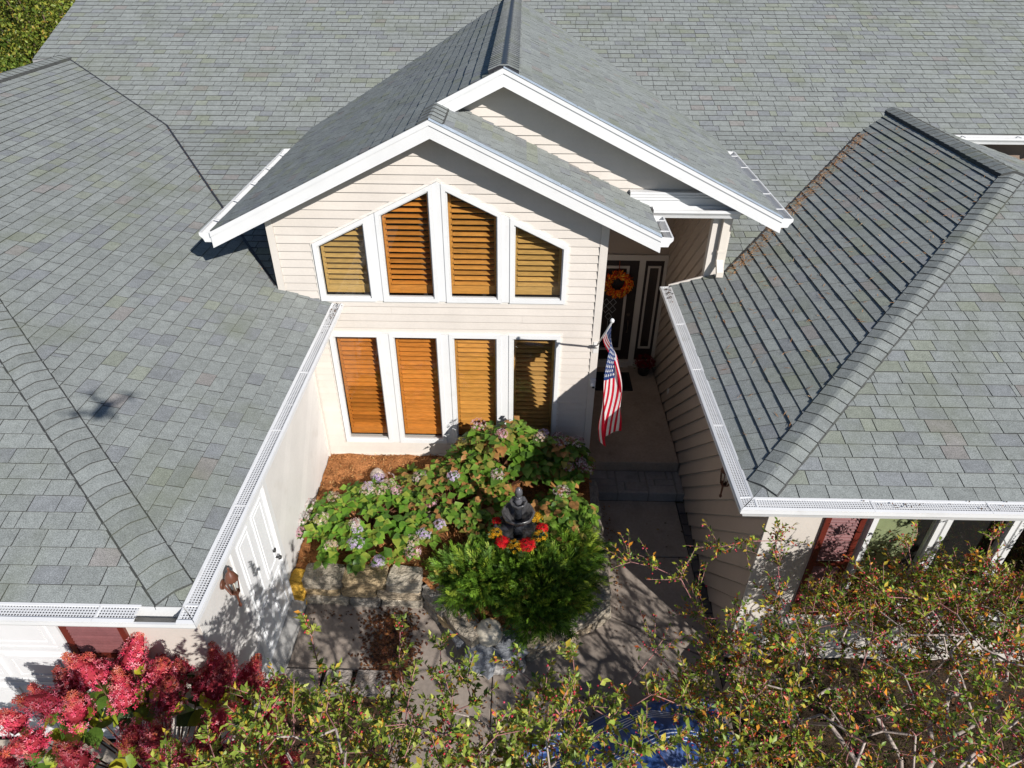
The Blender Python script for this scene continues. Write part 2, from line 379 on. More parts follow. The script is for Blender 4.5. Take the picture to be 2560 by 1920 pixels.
# drip edges (blue-grey metal lines above the rakes)
for (x0, z0, x1, z1, y) in ((.016, 5.489, 2.62, zG1(2.62, 0), -.297), (.783, 5.864, 4.249, zG2(4.249, 0), .451)):
    f = MB((.45, .52, .60)); f.prism([(x0, y - .05, z0 + .010), (x1, y - .05, z1 + .010), (x1, y - .05, z1 + .016), (x0, y - .05, z0 + .016)], (0, .09, 0)); f.build('drip_edge', 'metal', house)

# ---- gutters
def gutter(p0, p1, out, guard=True, gap=None, hang=0, mitre0=0, mitre1=0, label=None):
    p0 = Vector(p0); p1 = Vector(p1); o = Vector((out[0], out[1], 0)); d = (p1 - p0).normalized(); L = (p1 - p0).length
    prof = [(.0, .01), (.0, -.115), (.09, -.115), (.105, -.075), (.125, -.05), (.14, -.035), (.14, .0), (.122, .0), (.122, -.008), (.132, -.008), (.132, -.031), (.118, -.046), (.099, -.07), (.085, -.108), (.006, -.108), (.006, .01)]
    g = MB(WHITE); n = len(prof); V = []
    for (p, mi) in ((p0, mitre0), (p1, mitre1)):
        V += [p + o * a + Vector((0, 0, b)) + d * (a * mi) for a, b in prof]
    F = [(i, (i + 1) % n, (i + 1) % n + n, i + n) for i in range(n)]
    if mitre0 == 0:
        e = [(0, .008), (0, -.115), (.09, -.115), (.105, -.075), (.14, -.035), (.14, 0)]; g.prism([p0 + o * a + Vector((0, 0, b)) - d * .004 for a, b in e], d * .0036)
    if mitre1 == 0:
        e = [(0, .008), (0, -.115), (.09, -.115), (.105, -.075), (.14, -.035), (.14, 0)]; g.prism([p1 + o * a + Vector((0, 0, b)) + d * .0004 for a, b in e], d * .004)
    g.idx(V, F); go = g.build('gutter', 'trim', house)
    # inside bottom grime and water stain
    gi = MB((.30, .28, .25)); gi.prism([p0 + o * .008 + Vector((0, 0, -.103)), p1 + o * .008 + Vector((0, 0, -.103)), p1 + o * .084 + Vector((0, 0, -.103)), p0 + o * .084 + Vector((0, 0, -.103))], (0, 0, -.004)); gi.build('gutter_bed', 'metal', go)
    if guard:
        t = 0.0; pl = 1.0
        while t < L - .05:
            t1 = min(L, t + pl)
            if gap and t < gap[1] and t1 > gap[0]:
                if t < gap[0] - .02: t1 = gap[0]
                else: t = gap[1]; t1 = min(L, t + pl)
            m0 = mitre0 if t < .001 else 0; m1 = mitre1 if t1 > L - .001 else 0
            q = MB((.74, .74, .74)); dz = random.uniform(0, .003)
            def P(tt, a, z, m_): return p0 + d * (tt + a * m_) + o * a + Vector((0, 0, z + dz))
            q.face([P(t + .004, .0, .016, m0), P(t + .004, .124, .006, m0), P(t1 - .002, .124, .006, m1), P(t1 - .002, .0, .016, m1)]); po = q.build('guard_panel', 'guard', go)
            r = MB((.74, .74, .74))
            for (a0, a1) in ((-.004, .016), (.112, .138)):
                V = [P(tt, a, z, m_) for (tt, m_) in ((t + .002, m0), (t1 - .001, m1)) for (a, z) in ((a0, .022 if a0 < 0 else .018), (a1, .018 if a0 < 0 else .012), (a1, .006 if a0 > 0 else .012), (a0, .004 if a0 > 0 else .012))]
                r.idx(V, [(0, 1, 2, 3), (7, 6, 5, 4), (0, 4, 5, 1), (1, 5, 6, 2), (2, 6, 7, 3), (3, 7, 4, 0)])
            V = [P(tt, a, z, 0) for tt in (t + .002, t + .016) for (a, z) in ((.016, .0195), (.112, .0125), (.112, .004), (.016, .012))]
            r.idx(V, [(0, 1, 2, 3), (7, 6, 5, 4), (0, 4, 5, 1), (1, 5, 6, 2), (2, 6, 7, 3), (3, 7, 4, 0)])
            r.build('guard_rim', 'trim', go)
            t = t1
    for i in range(hang):
        t = L * (i + .6) / hang; c = p0 + d * t; q = MB(WHITE)
        q.hexa([c + d * (-.009) + o * .004 + Vector((0, 0, -.006)), c + d * .009 + o * .004 + Vector((0, 0, -.006)), c + d * .009 + o * .128 + Vector((0, 0, -.006)), c - d * .009 + o * .128 + Vector((0, 0, -.006)),
                c + d * (-.009) + o * .004 + Vector((0, 0, .003)), c + d * .009 + o * .004 + Vector((0, 0, .003)), c + d * .009 + o * .128 + Vector((0, 0, .003)), c - d * .009 + o * .128 + Vector((0, 0, .003))]); q.build('hanger', 'trim', go)
    return go
EA = 3.134; EC = 3.08
def fascia(p0, p1, out, h=.16):
    p0 = Vector(p0); p1 = Vector(p1); o = Vector((out[0], out[1], 0)) * .022; f = MB(WHITE)
    f.prism([p0 - Vector((0, 0, .012)) - o, p1 - Vector((0, 0, .012)) - o, p1 - Vector((0, 0, h)) - o, p0 - Vector((0, 0, h)) - o], o * .9); f.build('eave_fascia', 'trim', house)
fascia((-1.4, -4.6, EA), (-1.4, -.01, EA), (1, 0)); gutter((-1.398, -4.605, EA - .005), (-1.398, -.03, EA - .005), (1, 0), mitre0=-1, hang=3)
fascia((-14.0, -4.605, EA), (-1.42, -4.605, EA), (0, -1)); gutter((-10.0, -4.607, EA - .005), (-1.4, -4.607, EA - .005), (0, -1), mitre1=1, gap=(8.30, 8.60))
fascia((3.055, -3.33, EC), (3.055, .68, EC), (-1, 0)); gutter((3.053, -3.351, EC - .005), (3.053, .69, EC - .005), (-1, 0), mitre0=-1)
fascia((3.08, -3.351, EC), (11.9, -3.351, EC), (0, -1)); gutter((3.055, -3.353, EC - .005), (11.0, -3.353, EC - .005), (0, -1), mitre0=-1)
gutter((-2.602, -.30, zGL(-2.6, 0) - .01), (-2.602, 3.05, zGL(-2.6, 0) - .01), (-1, 0), guard=False, hang=5)
gutter((4.251, .45, zG2(4.249, 0) - .01), (4.251, 3.3, zG2(4.249, 0) - .01), (1, 0), guard=False, hang=5)
gutter((2.622, -.30, zG1(2.62, 0) - .01), (2.622, .36, zG1(2.62, 0) - .01), (1, 0), guard=False, hang=2)
gutter((2.66, .64, 4.23), (3.745, .64, 4.23), (0, -1), guard=False)
gutter((7.9, 4.24, 4.20), (13.5, 4.24, 4.20), (0, -1), guard=False, hang=6)
fascia((2.6, .675, 4.24), (3.74, .675, 4.24), (0, -1), .05)

# ---- walls with their lapped boards
def wall(name, poly, frame, thick=.12, col=SID, label=None):
    """poly in local 2-D (a, z); frame(a, z, out) -> 3-D point"""
    w = MB(col); w.prism([frame(a, z, -.004) for a, z in poly], frame(0, 0, -thick) - frame(0, 0, -.004)); return w.build(name, 'siding', house, label=label)
def boards(wo, poly, frame, e=.107, lap=.021, col=SID, diag=False, z0=0., breaks=True, mtl='siding', jit=.03, gap=0.):
    if diag:
        c45 = math.sqrt(.5); P = [((a + z) * c45, (z - a) * c45) for a, z in poly]   # rotated axes: p along the board, q across
        fr = lambda p, q, o: frame((p - q) * c45, (p + q) * c45, o)
    else: P = list(poly); fr = frame
    if area2(P) < 0: P.reverse()
    lo = min(p[1] for p in P); hi = max(p[1] for p in P); k = math.floor((lo - z0) / e)
    while z0 + k * e < hi:
        q0 = z0 + k * e; c = clip_rect(P, -50, 50, q0, q0 + e - gap)
        if len(c) >= 3 and abs(area2(c)) > .0008:
            xs = [p[0] for p in c]; segs = [(min(xs), max(xs))]
            if breaks and segs[0][1] - segs[0][0] > 2.6 and random.random() < .6:
                m_ = random.uniform(segs[0][0] + .7, segs[0][1] - .7); segs = [(segs[0][0], m_), (m_ + .0015, segs[0][1])]
            for s0, s1 in segs:
                cc = clip_rect(c, s0, s1, -99, 99) if len(segs) > 1 else c
                if len(cc) < 3: continue
                n = len(cc); b = MB(vj(col, jit)); l2 = lap * random.uniform(.9, 1.1)
                V = [fr(p, q, .002 + l2 * max(0., 1 - (q - q0) / e)) for p, q in cc] + [fr(p, q, -.003) for p, q in cc]
                b.idx(V, [tuple(range(n))] + [((i + 1) % n, i, i + n, (i + 1) % n + n) for i in range(n)]); b.build('siding_board', mtl, wo)
        k += 1
def frY(y): return lambda a, z, o: Vector((a, y - o, z))           # faces -Y, a = x
def frXm(x): return lambda a, z, o: Vector((x - o, a, z))          # faces -X, a = y
def frXp(x): return lambda a, z, o: Vector((x + o, a, z))          # faces +X, a = y

XL, XR = -2.059, 2.059
gz = lambda x: (zGL(x, 0) if x < .016 else zG1(x, 0)) - .10
UP = [(-1.528, 3.183), (1.575, 3.183), (1.575, 3.962), (.0235, 4.74), (-1.528, 3.962)]
# core of the front wall, with the two window openings cut out (pieces butt end to end)
wparts = [[(XL, .2), (XR, .2), (XR, .849), (XL, .849)], [(XL, .849), (-1.51, .849), (-1.51, 2.703), (XL, 2.703)], [(1.545, .849), (XR, .849), (XR, 2.703), (1.545, 2.703)],
          [(XL, 2.703), (XR, 2.703), (XR, 3.183), (XL, 3.183)], [(XL, 3.183), (-1.528, 3.183), (-1.528, 3.962), (XL, 3.962)], [(1.575, 3.183), (XR, 3.183), (XR, 3.962), (1.575, 3.962)],
          [(XL, 3.962), (-1.528, 3.962), (.0235, 4.74), (.0235, gz(.0235)), (.016, gz(.016)), (XL, gz(XL))], [(XR, 3.962), (XR, gz(XR)), (.0235, gz(.0235)), (.0235, 4.74), (1.575, 3.962)]]
wm = MB(SID)
for p in wparts:
    p = p if area2(p) > 0 else p[::-1]; wm.prism([Vector((a, .004, z)) for a, z in p], (0, .14, 0))
W1 = wm.build('wall', 'siding', house)
XLb, XRb = XL + .09, XR - .10
for p in wparts[:6]: boards(W1, [(min(max(a, XLb), XRb), z) for a, z in p], frY(0))
boards(W1, [(XLb, 3.962), (-1.528, 3.962), (.0235, 4.74), (XLb, 4.74)] if gz(XLb) > 4.74 else [(XLb, 3.962), (-1.528, 3.962), (.0235, 4.74), (-1.28, 4.74), (XLb, gz(XLb))], frY(0))
boards(W1, [(1.575, 3.962), (XRb, 3.962), (XRb, gz(XRb)), (1.32, 4.74), (.0235, 4.74)], frY(0))
boards(W1, [(-1.28, 4.74), (1.32, 4.74), (.016, gz(.016))], frY(0))
for (x0, x1, z0, z1) in ((XL, XLb, .55, 4.36), (XRb, XR, .2, 4.36)):
    q = MB(CREAM); q.box(x0 + .002, x1 - .002, -.028, .002, z0, z1); q.build('corner_board', 'siding', house)
q = MB((.66, .60, .52)); q.box(XL + .25, XR - .1, -.022, -.001, .45, .60); q.build('skirt_board', 'siding', house)
# side walls of the projecting bay
q = MB(SID); q.box(XL, XL + .1, .145, 4.5, 2.9, 4.3); q.box(XR - .1, XR - .001, .145, 2.93, .2, 4.35); q.build('side_wall', 'siding', house)

# rear gable wall over the entry
YG = .78
gp = [(.1, 4.36), (4.12, 4.17), (4.12, zG2(4.12, 0) - .10), (.783, 5.755), (.1, zGL(.1, 0) - .10)]
gp2 = [(.1, 4.34), (3.70, 4.34), (.783, 5.755), (.1, zGL(.1, 0) - .10)]
W2 = wall('gable_wall', gp2, frY(YG)); boards(W2, gp2, frY(YG), z0=.03)
q = MB(WHITE); q.box(2.37, 3.745, YG - .10, YG + .12, 4.175, 4.30)
for k in range(3): q.box(2.37, 3.74, YG - .115, YG - .018, 4.302 + k * .035, 4.332 + k * .035)
q.build('entry_beam', 'trim', house)
q = MB(SID); q.prism([(3.76, YG - .005, 4.08), (4.16, YG - .005, 4.08), (3.76, YG - .005, 4.29)], (0, .1, 0)); q.build('gable_wall', 'siding', house)

# entry recess: right wall with diagonal boards, door wall, ceiling
XW, YD = 3.517, 2.931
lowp = [(-2.849, 0), (YD, 0), (YD, 2.975), (-2.849, 2.975)]
W3 = wall('entry_wall', lowp, frXm(XW), .1, SID)
W3b = wall('entry_wall', [(.75, 2.976), (YD, 2.976), (YD, 4.17), (.75, 4.17)], frXm(XW), .1, SID)
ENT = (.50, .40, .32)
boards(W3, lowp, frXm(XW), e=.183, lap=.012, diag=False, col=ENT) if False else None
def diag_boards(wo, poly, frame, e, lap, col, flip=False, mtl='siding', gap=0.):
    f2 = (lambda a, z, o: frame(-a, z, o)) if flip else frame
    p = [(-a, z) for a, z in poly] if flip else poly
    boards(wo, p, f2, e=e, lap=lap, col=col, diag=True, breaks=False, mtl=mtl, gap=gap)
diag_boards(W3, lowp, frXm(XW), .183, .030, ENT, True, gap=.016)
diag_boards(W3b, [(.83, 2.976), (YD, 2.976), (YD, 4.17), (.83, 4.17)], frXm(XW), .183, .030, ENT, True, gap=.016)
q = MB(CREAM); q.box(3.485, 3.56, .72, .83, 3.0, 4.172); q.box(3.562, 3.74, .74, .83, 3.15, 4.172); q.build('corner_board', 'siding', house)
q = MB((.70, .64, .56))
q.box(3.60, 3.69, .655, .73, 3.42, 4.13); q.hexa([(3.60, .54, 3.30), (3.69, .54, 3.30), (3.69, .655, 3.42), (3.60, .655, 3.42), (3.60, .54, 3.37), (3.69, .54, 3.37), (3.69, .655, 3.50), (3.60, .655, 3.50)]); q.box(3.592, 3.698, .65, .735, 3.60, 3.63)
q.build('downspout', 'trim', house)
q = MB(CREAM); q.prism([(3.03, .703, 3.04), (3.5, .703, 3.19), (3.5, .703, 3.245), (3.03, .703, 3.10)], (0, .02, 0)); q.build('flashing', 'siding', house)
dw = wall('door_wall', [(XR, .2), (XW, .2), (XW, 4.2), (XR, 4.2)], frY(YD), .1, SID)
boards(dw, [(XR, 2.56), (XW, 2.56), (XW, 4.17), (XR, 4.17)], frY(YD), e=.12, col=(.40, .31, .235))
q = MB((.62, .58, .52)); q.box(XR, XW, .9, YD, 4.19, 4.25); q.build('entry_ceiling', 'soffit', house)
# wing walls
XLW = -1.813
lp = [(-4.0, -.05), (.0, -.05), (.0, 3.06), (-4.0, 3.06)]
LW = (.70, .68, .65)
wm = MB(LW)
for (a0, a1, b0, b1) in ((-3.898, -3.2, -.05, 3.06), (-3.2, -2.2, 2.12, 3.06), (-2.2, -.004, -.05, 3.06)): wm.box(XLW - .1, XLW - .003, a0, a1, b0, b1)
WL = wm.build('left_wing_wall', 'siding', house)
diag_boards(WL, [(-2.14, .02), (-.01, .02), (-.01, 3.05), (-2.14, 3.05)], frXp(XLW), .183, .0028, LW, False)
diag_boards(WL, [(-3.99, .02), (-3.26, .02), (-3.26, 3.05), (-3.99, 3.05)], frXp(XLW), .183, .0028, LW, False)
q = MB(CREAM); q.box(XLW + .004, XLW + .03, -.07, -.03, .5, 3.0); q.build('corner_board', 'siding', house)
wf = MB(SID); wf.box(-3.12, XLW, -4.0, -3.9, 0, 3.06); wf.box(-8.2, -3.12, -4.0, -3.9, 2.18, 3.06); wf.box(-14, -5.77, -4.0, -3.9, 0, 3.06); wf.build('left_wing_front', 'siding', house)
q = MB(WHITE); q.box(-14, -1.40, -4.58, -4.005, 3.03, 3.05); q.box(XLW + .005, -1.41, -4.0, -.02, 3.03, 3.05); q.build('eave_soffit', 'soffit', house)
YF = -2.849
wf = MB(SID); wf.box(XW, 4.50, YF, YF + .1, 0, 2.97); wf.box(4.50, 7.3, YF, YF + .1, 2.52, 2.97); wf.box(4.50, 7.3, YF, YF + .1, 0, .85); wf.box(7.3, 11.5, YF, YF + .1, 0, 2.97); WF = wf.build('right_wing_front', 'siding', house)
boards(WF, [(XW + .09, .02), (4.03, .02), (4.03, 2.95), (XW + .09, 2.95)], frY(YF), e=.42, lap=.003, breaks=False, jit=.01)
q = MB(CREAM); q.box(XW - .02, XW + .09, YF - .022, YF - .002, 0, 2.96); q.build('corner_board', 'siding', house)
q = MB(WHITE); q.box(3.06, 11.9, -3.33, YF - .005, 2.976, 2.996); q.box(3.06, XW - .034, YF, .69, 2.976, 2.996); q.build('eave_soffit', 'soffit', house)
q = MB((.30, .22, .17)); q.box(7.6, 13.6, 4.5, 4.6, 2.8, 4.2); q.build('rear_wall', 'siding', house)
q = MB((.74, .66, .56)); q.tube([(10.02, 4.2, 4.12), (10.02, 4.24, 4.0), (10.02, 4.36, 3.93), (10.14, 4.42, 3.86)], .045, 8); q.build('downspout', 'trim', house)
# interior darkness behind the windows
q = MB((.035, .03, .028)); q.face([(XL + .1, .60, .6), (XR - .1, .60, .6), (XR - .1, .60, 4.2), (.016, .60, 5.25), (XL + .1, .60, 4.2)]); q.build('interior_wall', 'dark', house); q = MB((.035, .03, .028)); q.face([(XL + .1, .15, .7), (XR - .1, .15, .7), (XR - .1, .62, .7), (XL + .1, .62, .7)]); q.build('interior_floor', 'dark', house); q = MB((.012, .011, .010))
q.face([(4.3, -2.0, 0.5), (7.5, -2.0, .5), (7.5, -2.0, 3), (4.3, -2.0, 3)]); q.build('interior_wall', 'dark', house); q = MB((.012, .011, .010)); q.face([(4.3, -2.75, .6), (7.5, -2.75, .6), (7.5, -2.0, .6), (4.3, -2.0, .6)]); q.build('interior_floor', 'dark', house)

# ---- windows
WOOD = (.60, .27, .065)
def window(poly, y, slats=True, tilt=38, wood=WOOD, sp=.074, fw=.05, phase=0., lean=None):
    wn = MB(WHITE); out = poly; inn = inset(poly, fw); in2 = inset(poly, fw + .016)
    wn.ring([(a, y - .045, z) for a, z in out], [(a, y - .045, z) for a, z in inn], (0, .085, 0)); wo = wn.build('window', 'trim', house)
    s = MB((.62, .62, .61)); s.ring([(a, y - .022, z) for a, z in inset(poly, fw + .001)], [(a, y - .022, z) for a, z in in2], (0, .04, 0)); s.build('sash', 'trim', wo)
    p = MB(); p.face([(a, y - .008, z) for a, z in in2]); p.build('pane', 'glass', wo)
    if not slats: return wo
    n = len(poly); st = inset(poly, fw + .005); si = inset(poly, [fw + .12] + [fw + .045] * (n - 1))
    f = MB(vj(wood, .1)); f.ring([(a, y + .105, z) for a, z in st], [(a, y + .105, z) for a, z in si], (0, .03, 0)); f.build('shutter_frame', 'wood', wo)
    zl = min(z for a, z in si); zh = max(z for a, z in si); z = zl + .03 + phase
    while z < zh - .02:
        c = clip_rect(si, -9, 9, z - .012, z + .012)
        if len(c) >= 3:
            x0 = min(p_[0] for p_ in c if p_[1] >= z - .02) ; x1 = max(p_[0] for p_ in c)
            t = math.radians((lean(z) if lean else tilt) + random.uniform(-2.5, 2.5)); w = .043; dy = math.cos(t) * w; dz = math.sin(t) * w; th = .0045
            b = MB(vj(wood, .16)); yc = y + .122
            sec = [(-dy, -dz - th * .3), (0, -th), (dy, dz - th * .3), (dy, dz + th * .3), (0, th), (-dy, -dz + th * .3)]
            V = [(x0 + .002, yc + a, z + h) for a, h in sec] + [(x1 - .002, yc + a, z + h) for a, h in sec]
            b.idx(V, [tuple(range(6)), tuple(range(11, 5, -1))] + [(i, 6 + i, 6 + (i + 1) % 6, (i + 1) % 6) for i in range(6)]); b.build('slat', 'wood', wo)
        z += sp
    return wo
top = lambda x: 4.74 - .5015 * abs(x - .0235)
woods = [(.52, .32, .10), (.60, .23, .04), (.58, .26, .055), (.54, .31, .09)]
for i, (x0, x1) in enumerate(((-1.528, -.828), (-.728, -.028), (.072, .772), (.872, 1.575))):
    window([(x0, 3.183), (x1, 3.183), (x1, top(x1)), (x0, top(x0))], 0, wood=woods[i], tilt=(22, 10, 15, 22)[i])
woods = [(.56, .19, .03), (.60, .21, .035), (.60, .27, .055), (.55, .30, .09)]
for i, (x0, x1) in enumerate(((-1.51, -.83), (-.718, -.038), (.074, .754), (.866, 1.545))):
    window([(x0, .849), (x1, .849), (x1, 2.703), (x0, 2.703)], 0, wood=woods[i], tilt=(24, 26, 24, 10)[i], lean=(lambda z: 2 if z < 1.75 and z > 1.1 else 24) if i == 0 else None)
q = MB(WHITE)
for (x0, x1) in ((-.828, -.728), (-.028, .072), (.772, .872)):
    q.prism([(x0 + .001, -.034, 3.19), (x1 - .001, -.034, 3.19), (x1 - .001, -.034, top(x1) - .004), ((x0 + x1) / 2, -.034, top((x0 + x1) / 2) - .002), (x0 + .001, -.034, top(x0) - .004)], (0, .06, 0))
for (x0, x1) in ((-.83, -.718), (-.038, .074), (.754, .866)): q.box(x0 + .001, x1 - .001, -.034, .03, .852, 2.70)
q.build('mullion', 'trim', house)
# casing lines round both banks
q = MB((.74, .70, .64))
o5 = [(-1.528, 3.183), (1.575, 3.183), (1.575, 3.962), (.0235, 4.74), (-1.528, 3.962)]; e5 = inset(o5, -.03); q.ring([(a, -.02, z) for a, z in e5], [(a, -.02, z) for a, z in inset(o5, -.001)], (0, .02, 0))
o4 = [(-1.51, .849), (1.545, .849), (1.545, 2.703), (-1.51, 2.703)]; e5 = inset(o4, -.03); q.ring([(a, -.02, z) for a, z in e5], [(a, -.02, z) for a, z in inset(o4, -.001)], (0, .02, 0)); q.build('window_casing', 'trim', house)
# right wing windows (dark panes, white mullions)
for (x0, x1) in ((4.50, 5.20), (5.22, 5.92), (5.94, 6.64), (6.66, 7.3)): window([(x0, .85), (x1, .85), (x1, 2.52), (x0, 2.52)], YF - .02, slats=False, fw=.052)

# ---- shutters (brick red, slatted)
def shutter(x0, x1, y, z0, z1):
    f = MB((.13, .022, .014)); o = [(x0, z0), (x1, z0), (x1, z1), (x0, z1)]; f.ring([(a, y - .03, z) for a, z in o], [(a, y - .03, z) for a, z in inset(o, .055)], (0, .028, 0)); f.box(x0 + .055, x1 - .055, y - .028, y - .003, (z0 + z1) / 2 - .03, (z0 + z1) / 2 + .03); so = f.build('shutter', 'metal', house)
    z = z0 + .06
    while z < z1 - .08:
        if abs(z + .02 - (z0 + z1) / 2) > .05:
            b = MB(vj((.19, .075, .075), .08)); b.hexa([(x0 + .056, y - .024, z), (x1 - .056, y - .024, z), (x1 - .056, y - .004, z + .012), (x0 + .056, y - .004, z + .012), (x0 + .056, y - .022, z + .008), (x1 - .056, y - .022, z + .008), (x1 - .056, y - .003, z + .04), (x0 + .056, y - .003, z + .04)]); b.build('louvre', 'metal', so)
        z += .042
shutter(4.06, 4.46, YF, .85, 2.52); shutter(-3.06, -2.48, -4.0, .75, 2.45)

# ---- garage door (white raised panels) and side door
gd = MB((.74, .74, .74)); gd.box(-5.72, -3.17, -3.97, -3.92, .02, 2.15); GD = gd.build('garage_door', 'trim', house)
q = MB(WHITE); q.box(-3.17, -3.08, -4.03, -3.925, 0, 2.24); q.box(-5.81, -5.72, -4.03, -3.925, 0, 2.24); q.box(-5.72, -3.17, -4.03, -3.925, 2.152, 2.24); q.build('door_casing', 'trim', house)
for r in range(4):
    z0 = .03 + r * .53; 
    s = MB((.74, .74, .74)); s.box(-5.715, -3.175, -3.985, -3.971, z0, z0 + .518); so = s.build('door_section', 'trim', GD)
    for c in range(4):
        x0 = -5.67 + c * .63; o = [(x0, z0 + .09), (x0 + .55, z0 + .09), (x0 + .55, z0 + .43), (x0, z0 + .43)]
        b = MB((.74, .74, .74)); i1 = inset(o, .04); b.ring([(a, -4.001, z) for a, z in o], [(a, -4.001, z) for a, z in i1], (0, .015, 0)); i2 = inset(o, .06); b.prism([(a, -3.996, z) for a, z in i2], (0, .010, 0)); b.build('raised_panel', 'trim', GD)
    for k in range(5):
        zz = z0 + .012 + k * .014 if k < 3 else z0 + .455 + (k - 3) * .02
        b = MB((.74, .74, .74)); b.box(-5.71, -3.18, -3.992, -3.9852, zz, zz + .006); b.build('groove_rib', 'trim', GD)
sd = MB((.80, .81, .82)); sd.box(XLW - .06, XLW - .012, -3.14, -2.26, .10, 2.08); SD = sd.build('side_door', 'trim', house)
q = MB(WHITE); q.box(XLW - .05, XLW + .02, -2.26, -2.17, 0, 2.16); q.box(XLW - .05, XLW + .02, -3.23, -3.14, 0, 2.16); q.box(XLW - .05, XLW + .019, -3.14, -2.26, 2.08, 2.16); q.build('door_casing', 'trim', house)
for (y0, y1) in ((-3.06, -2.76), (-2.64, -2.34)):
    for (z0, z1) in ((.22, .86), (.98, 1.98)):
        b = MB((.81, .82, .83)); o = [(y0, z0), (y1, z0), (y1, z1), (y0, z1)]; i1 = inset(o, .03); b.ring([(XLW - .0115, a, z) for a, z in o], [(XLW - .0115, a, z) for a, z in i1], (.010, 0, 0)); i2 = inset(o, .055); b.prism([(XLW - .0115, a, z) for a, z in i2], (.007, 0, 0)); b.build('door_panel', 'trim', SD)
b = MB((.03, .03, .03)); b.tube([(XLW - .011, -2.36, 1.03), (XLW + .03, -2.36, 1.03), (XLW + .035, -2.36, 1.03), (XLW + .06, -2.36, 1.03)], [.012, .012, .03, .022], 10); b.tube([(XLW - .011, -2.36, 1.15), (XLW + .012, -2.36, 1.15)], .028, 10); b.build('door_knob', 'metal', SD)
q = MB((.42, .41, .39)); q.box(XLW - .05, XLW + .16, -3.25, -2.22, -.03, .10); q.build('door_sill', 'concrete', house)

# ---- front door with sidelight
FD = MB((.025, .018, .016)); FD.box(2.12, 3.02, YD - .055, YD - .006, .47, 2.46); fd = FD.build('front_door', 'metal', house)
TAN = (.50, .44, .38)
b = MB(TAN)
o = [(2.30, .68), (2.86, .68), (2.86, 2.36), (2.30, 2.36)]; b.ring([(a, YD - .075, z) for a, z in o], [(a, YD - .075, z) for a, z in inset(o, .045)], (0, .019, 0)); b.build('glass_frame', 'trim', fd)
b = MB(); b.face([(a, YD - .06, z) for a, z in inset(o, .045)]); b.build('door_glass', 'glass', fd)
b = MB((.42, .42, .40))
for k in range(3):
    for j in range(2):
        cx_, cz_ = 2.52 + j * .12, 1.66 - k * .14
        if k == 2 and j == 0: cx_ += .06
        if k == 2 and j == 1: continue
        dm = [(cx_, cz_ - .075), (cx_ + .062, cz_), (cx_, cz_ + .075), (cx_ - .062, cz_)]
        b.ring([(a, YD - .066, z) for a, z in dm], [(a, YD - .066, z) for a, z in inset(dm, .007)], (0, .005, 0))
b.box(2.575, 2.582, YD - .066, YD - .061, .8, 1.30); b.build('leaded_diamond', 'metal', fd)
b = MB((.10, .07, .05)); b.tube([(2.93, YD - .07, 1.30), (2.93, YD - .11, 1.28), (2.93, YD - .11, 1.08), (2.93, YD - .07, 1.06)], .012, 6); b.tube([(2.93, YD - .056, 1.42), (2.93, YD - .075, 1.42)], .028, 10); b.build('door_handle', 'metal', fd)
q = MB((.55, .49, .42)); q.box(XR, 2.12, YD - .07, YD - .005, .34, 2.56); q.box(3.02, 3.12, YD - .08, YD - .005, .34, 2.56); q.box(3.44, XW - .02, YD - .07, YD - .005, .34, 2.56); q.box(2.12, 3.02, YD - .07, YD - .005, 2.46, 2.56); q.box(3.12, 3.44, YD - .07, YD - .005, 2.46, 2.56); q.box(2.12, 3.02, YD - .12, YD - .005, .335, .465); q.box(3.12, 3.44, YD - .10, YD - .005, .335, .465); q.build('door_casing', 'trim', house)
b = MB((.03, .02, .018)); b.box(3.12, 3.44, YD - .05, YD - .006, .467, 2.458); sl = b.build('sidelight', 'metal', house)
b = MB(TAN); o = [(3.17, .72), (3.39, .72), (3.39, 2.36), (3.17, 2.36)]; b.ring([(a, YD - .07, z) for a, z in o], [(a, YD - .07, z) for a, z in inset(o, .035)], (0, .019, 0)); b.build('glass_frame', 'trim', sl)
b = MB(); b.face([(a, YD - .055, z) for a, z in inset(o, .035)]); b.build('door_glass', 'glass', sl)

# ---- wall lanterns, camera, cover plate
def lantern(p, sx):
    p = Vector(p); b = MB((.13, .05, .03)); c = p + Vector((sx * .115, 0, 0))
    b.tube([p + Vector((sx * .004, 0, .0)), p + Vector((sx * .022, 0, .0))], .05, 10); b.tube([p + Vector((sx * .015, 0, -.02)), p + Vector((sx * .06, 0, -.15)), p + Vector((sx * .10, 0, -.15)), c + Vector((0, 0, -.10))], .010, 6)
    b.lathe(c, [(.0, -.33), (.014, -.32), (.018, -.295), (.010, -.28), (.013, -.16), (.03, -.12), (.042, -.10)], 10); b.lathe(c, [(.064, .08), (.066, .09), (.04, .16), (.022, .18), (.010, .21), (.013, .23), (.002, .25)], 10)
    for k in range(6):
        a = k * math.pi / 3; b.tube([c + Vector((math.cos(a) * .040, math.sin(a) * .040, -.10)), c + Vector((math.cos(a) * .062, math.sin(a) * .062, .085))], .005, 4)
    lo = b.build('wall_lantern', 'metal', house); g_ = MB(); g_.lathe(c, [(.037, -.098), (.058, .08)], 6); g_.build('lantern_glass', 'glass', lo)
    l2 = MB((.75, .72, .62)); l2.lathe(c, [(.012, -.09), (.014, .0), (.006, .04)], 8); l2.build('candle_bulb', 'trim', lo)
lantern((XLW + .004, -3.50, 1.98), 1); lantern((XW - .012, -1.85, 1.95), -1)
b = MB(WHITE); b.box(1.985, 2.055, -.055, -.029, 1.92, 2.03); b.tube([(2.02, -.055, 1.97), (2.02, -.12, 1.95)], .028, 10); so = b.build('security_camera', 'trim', house)
b = MB((.02, .02, .02)); b.tube([(2.02, -.1205, 1.95), (2.02, -.124, 1.949)], .02, 10); b.build('lens', 'metal', so)
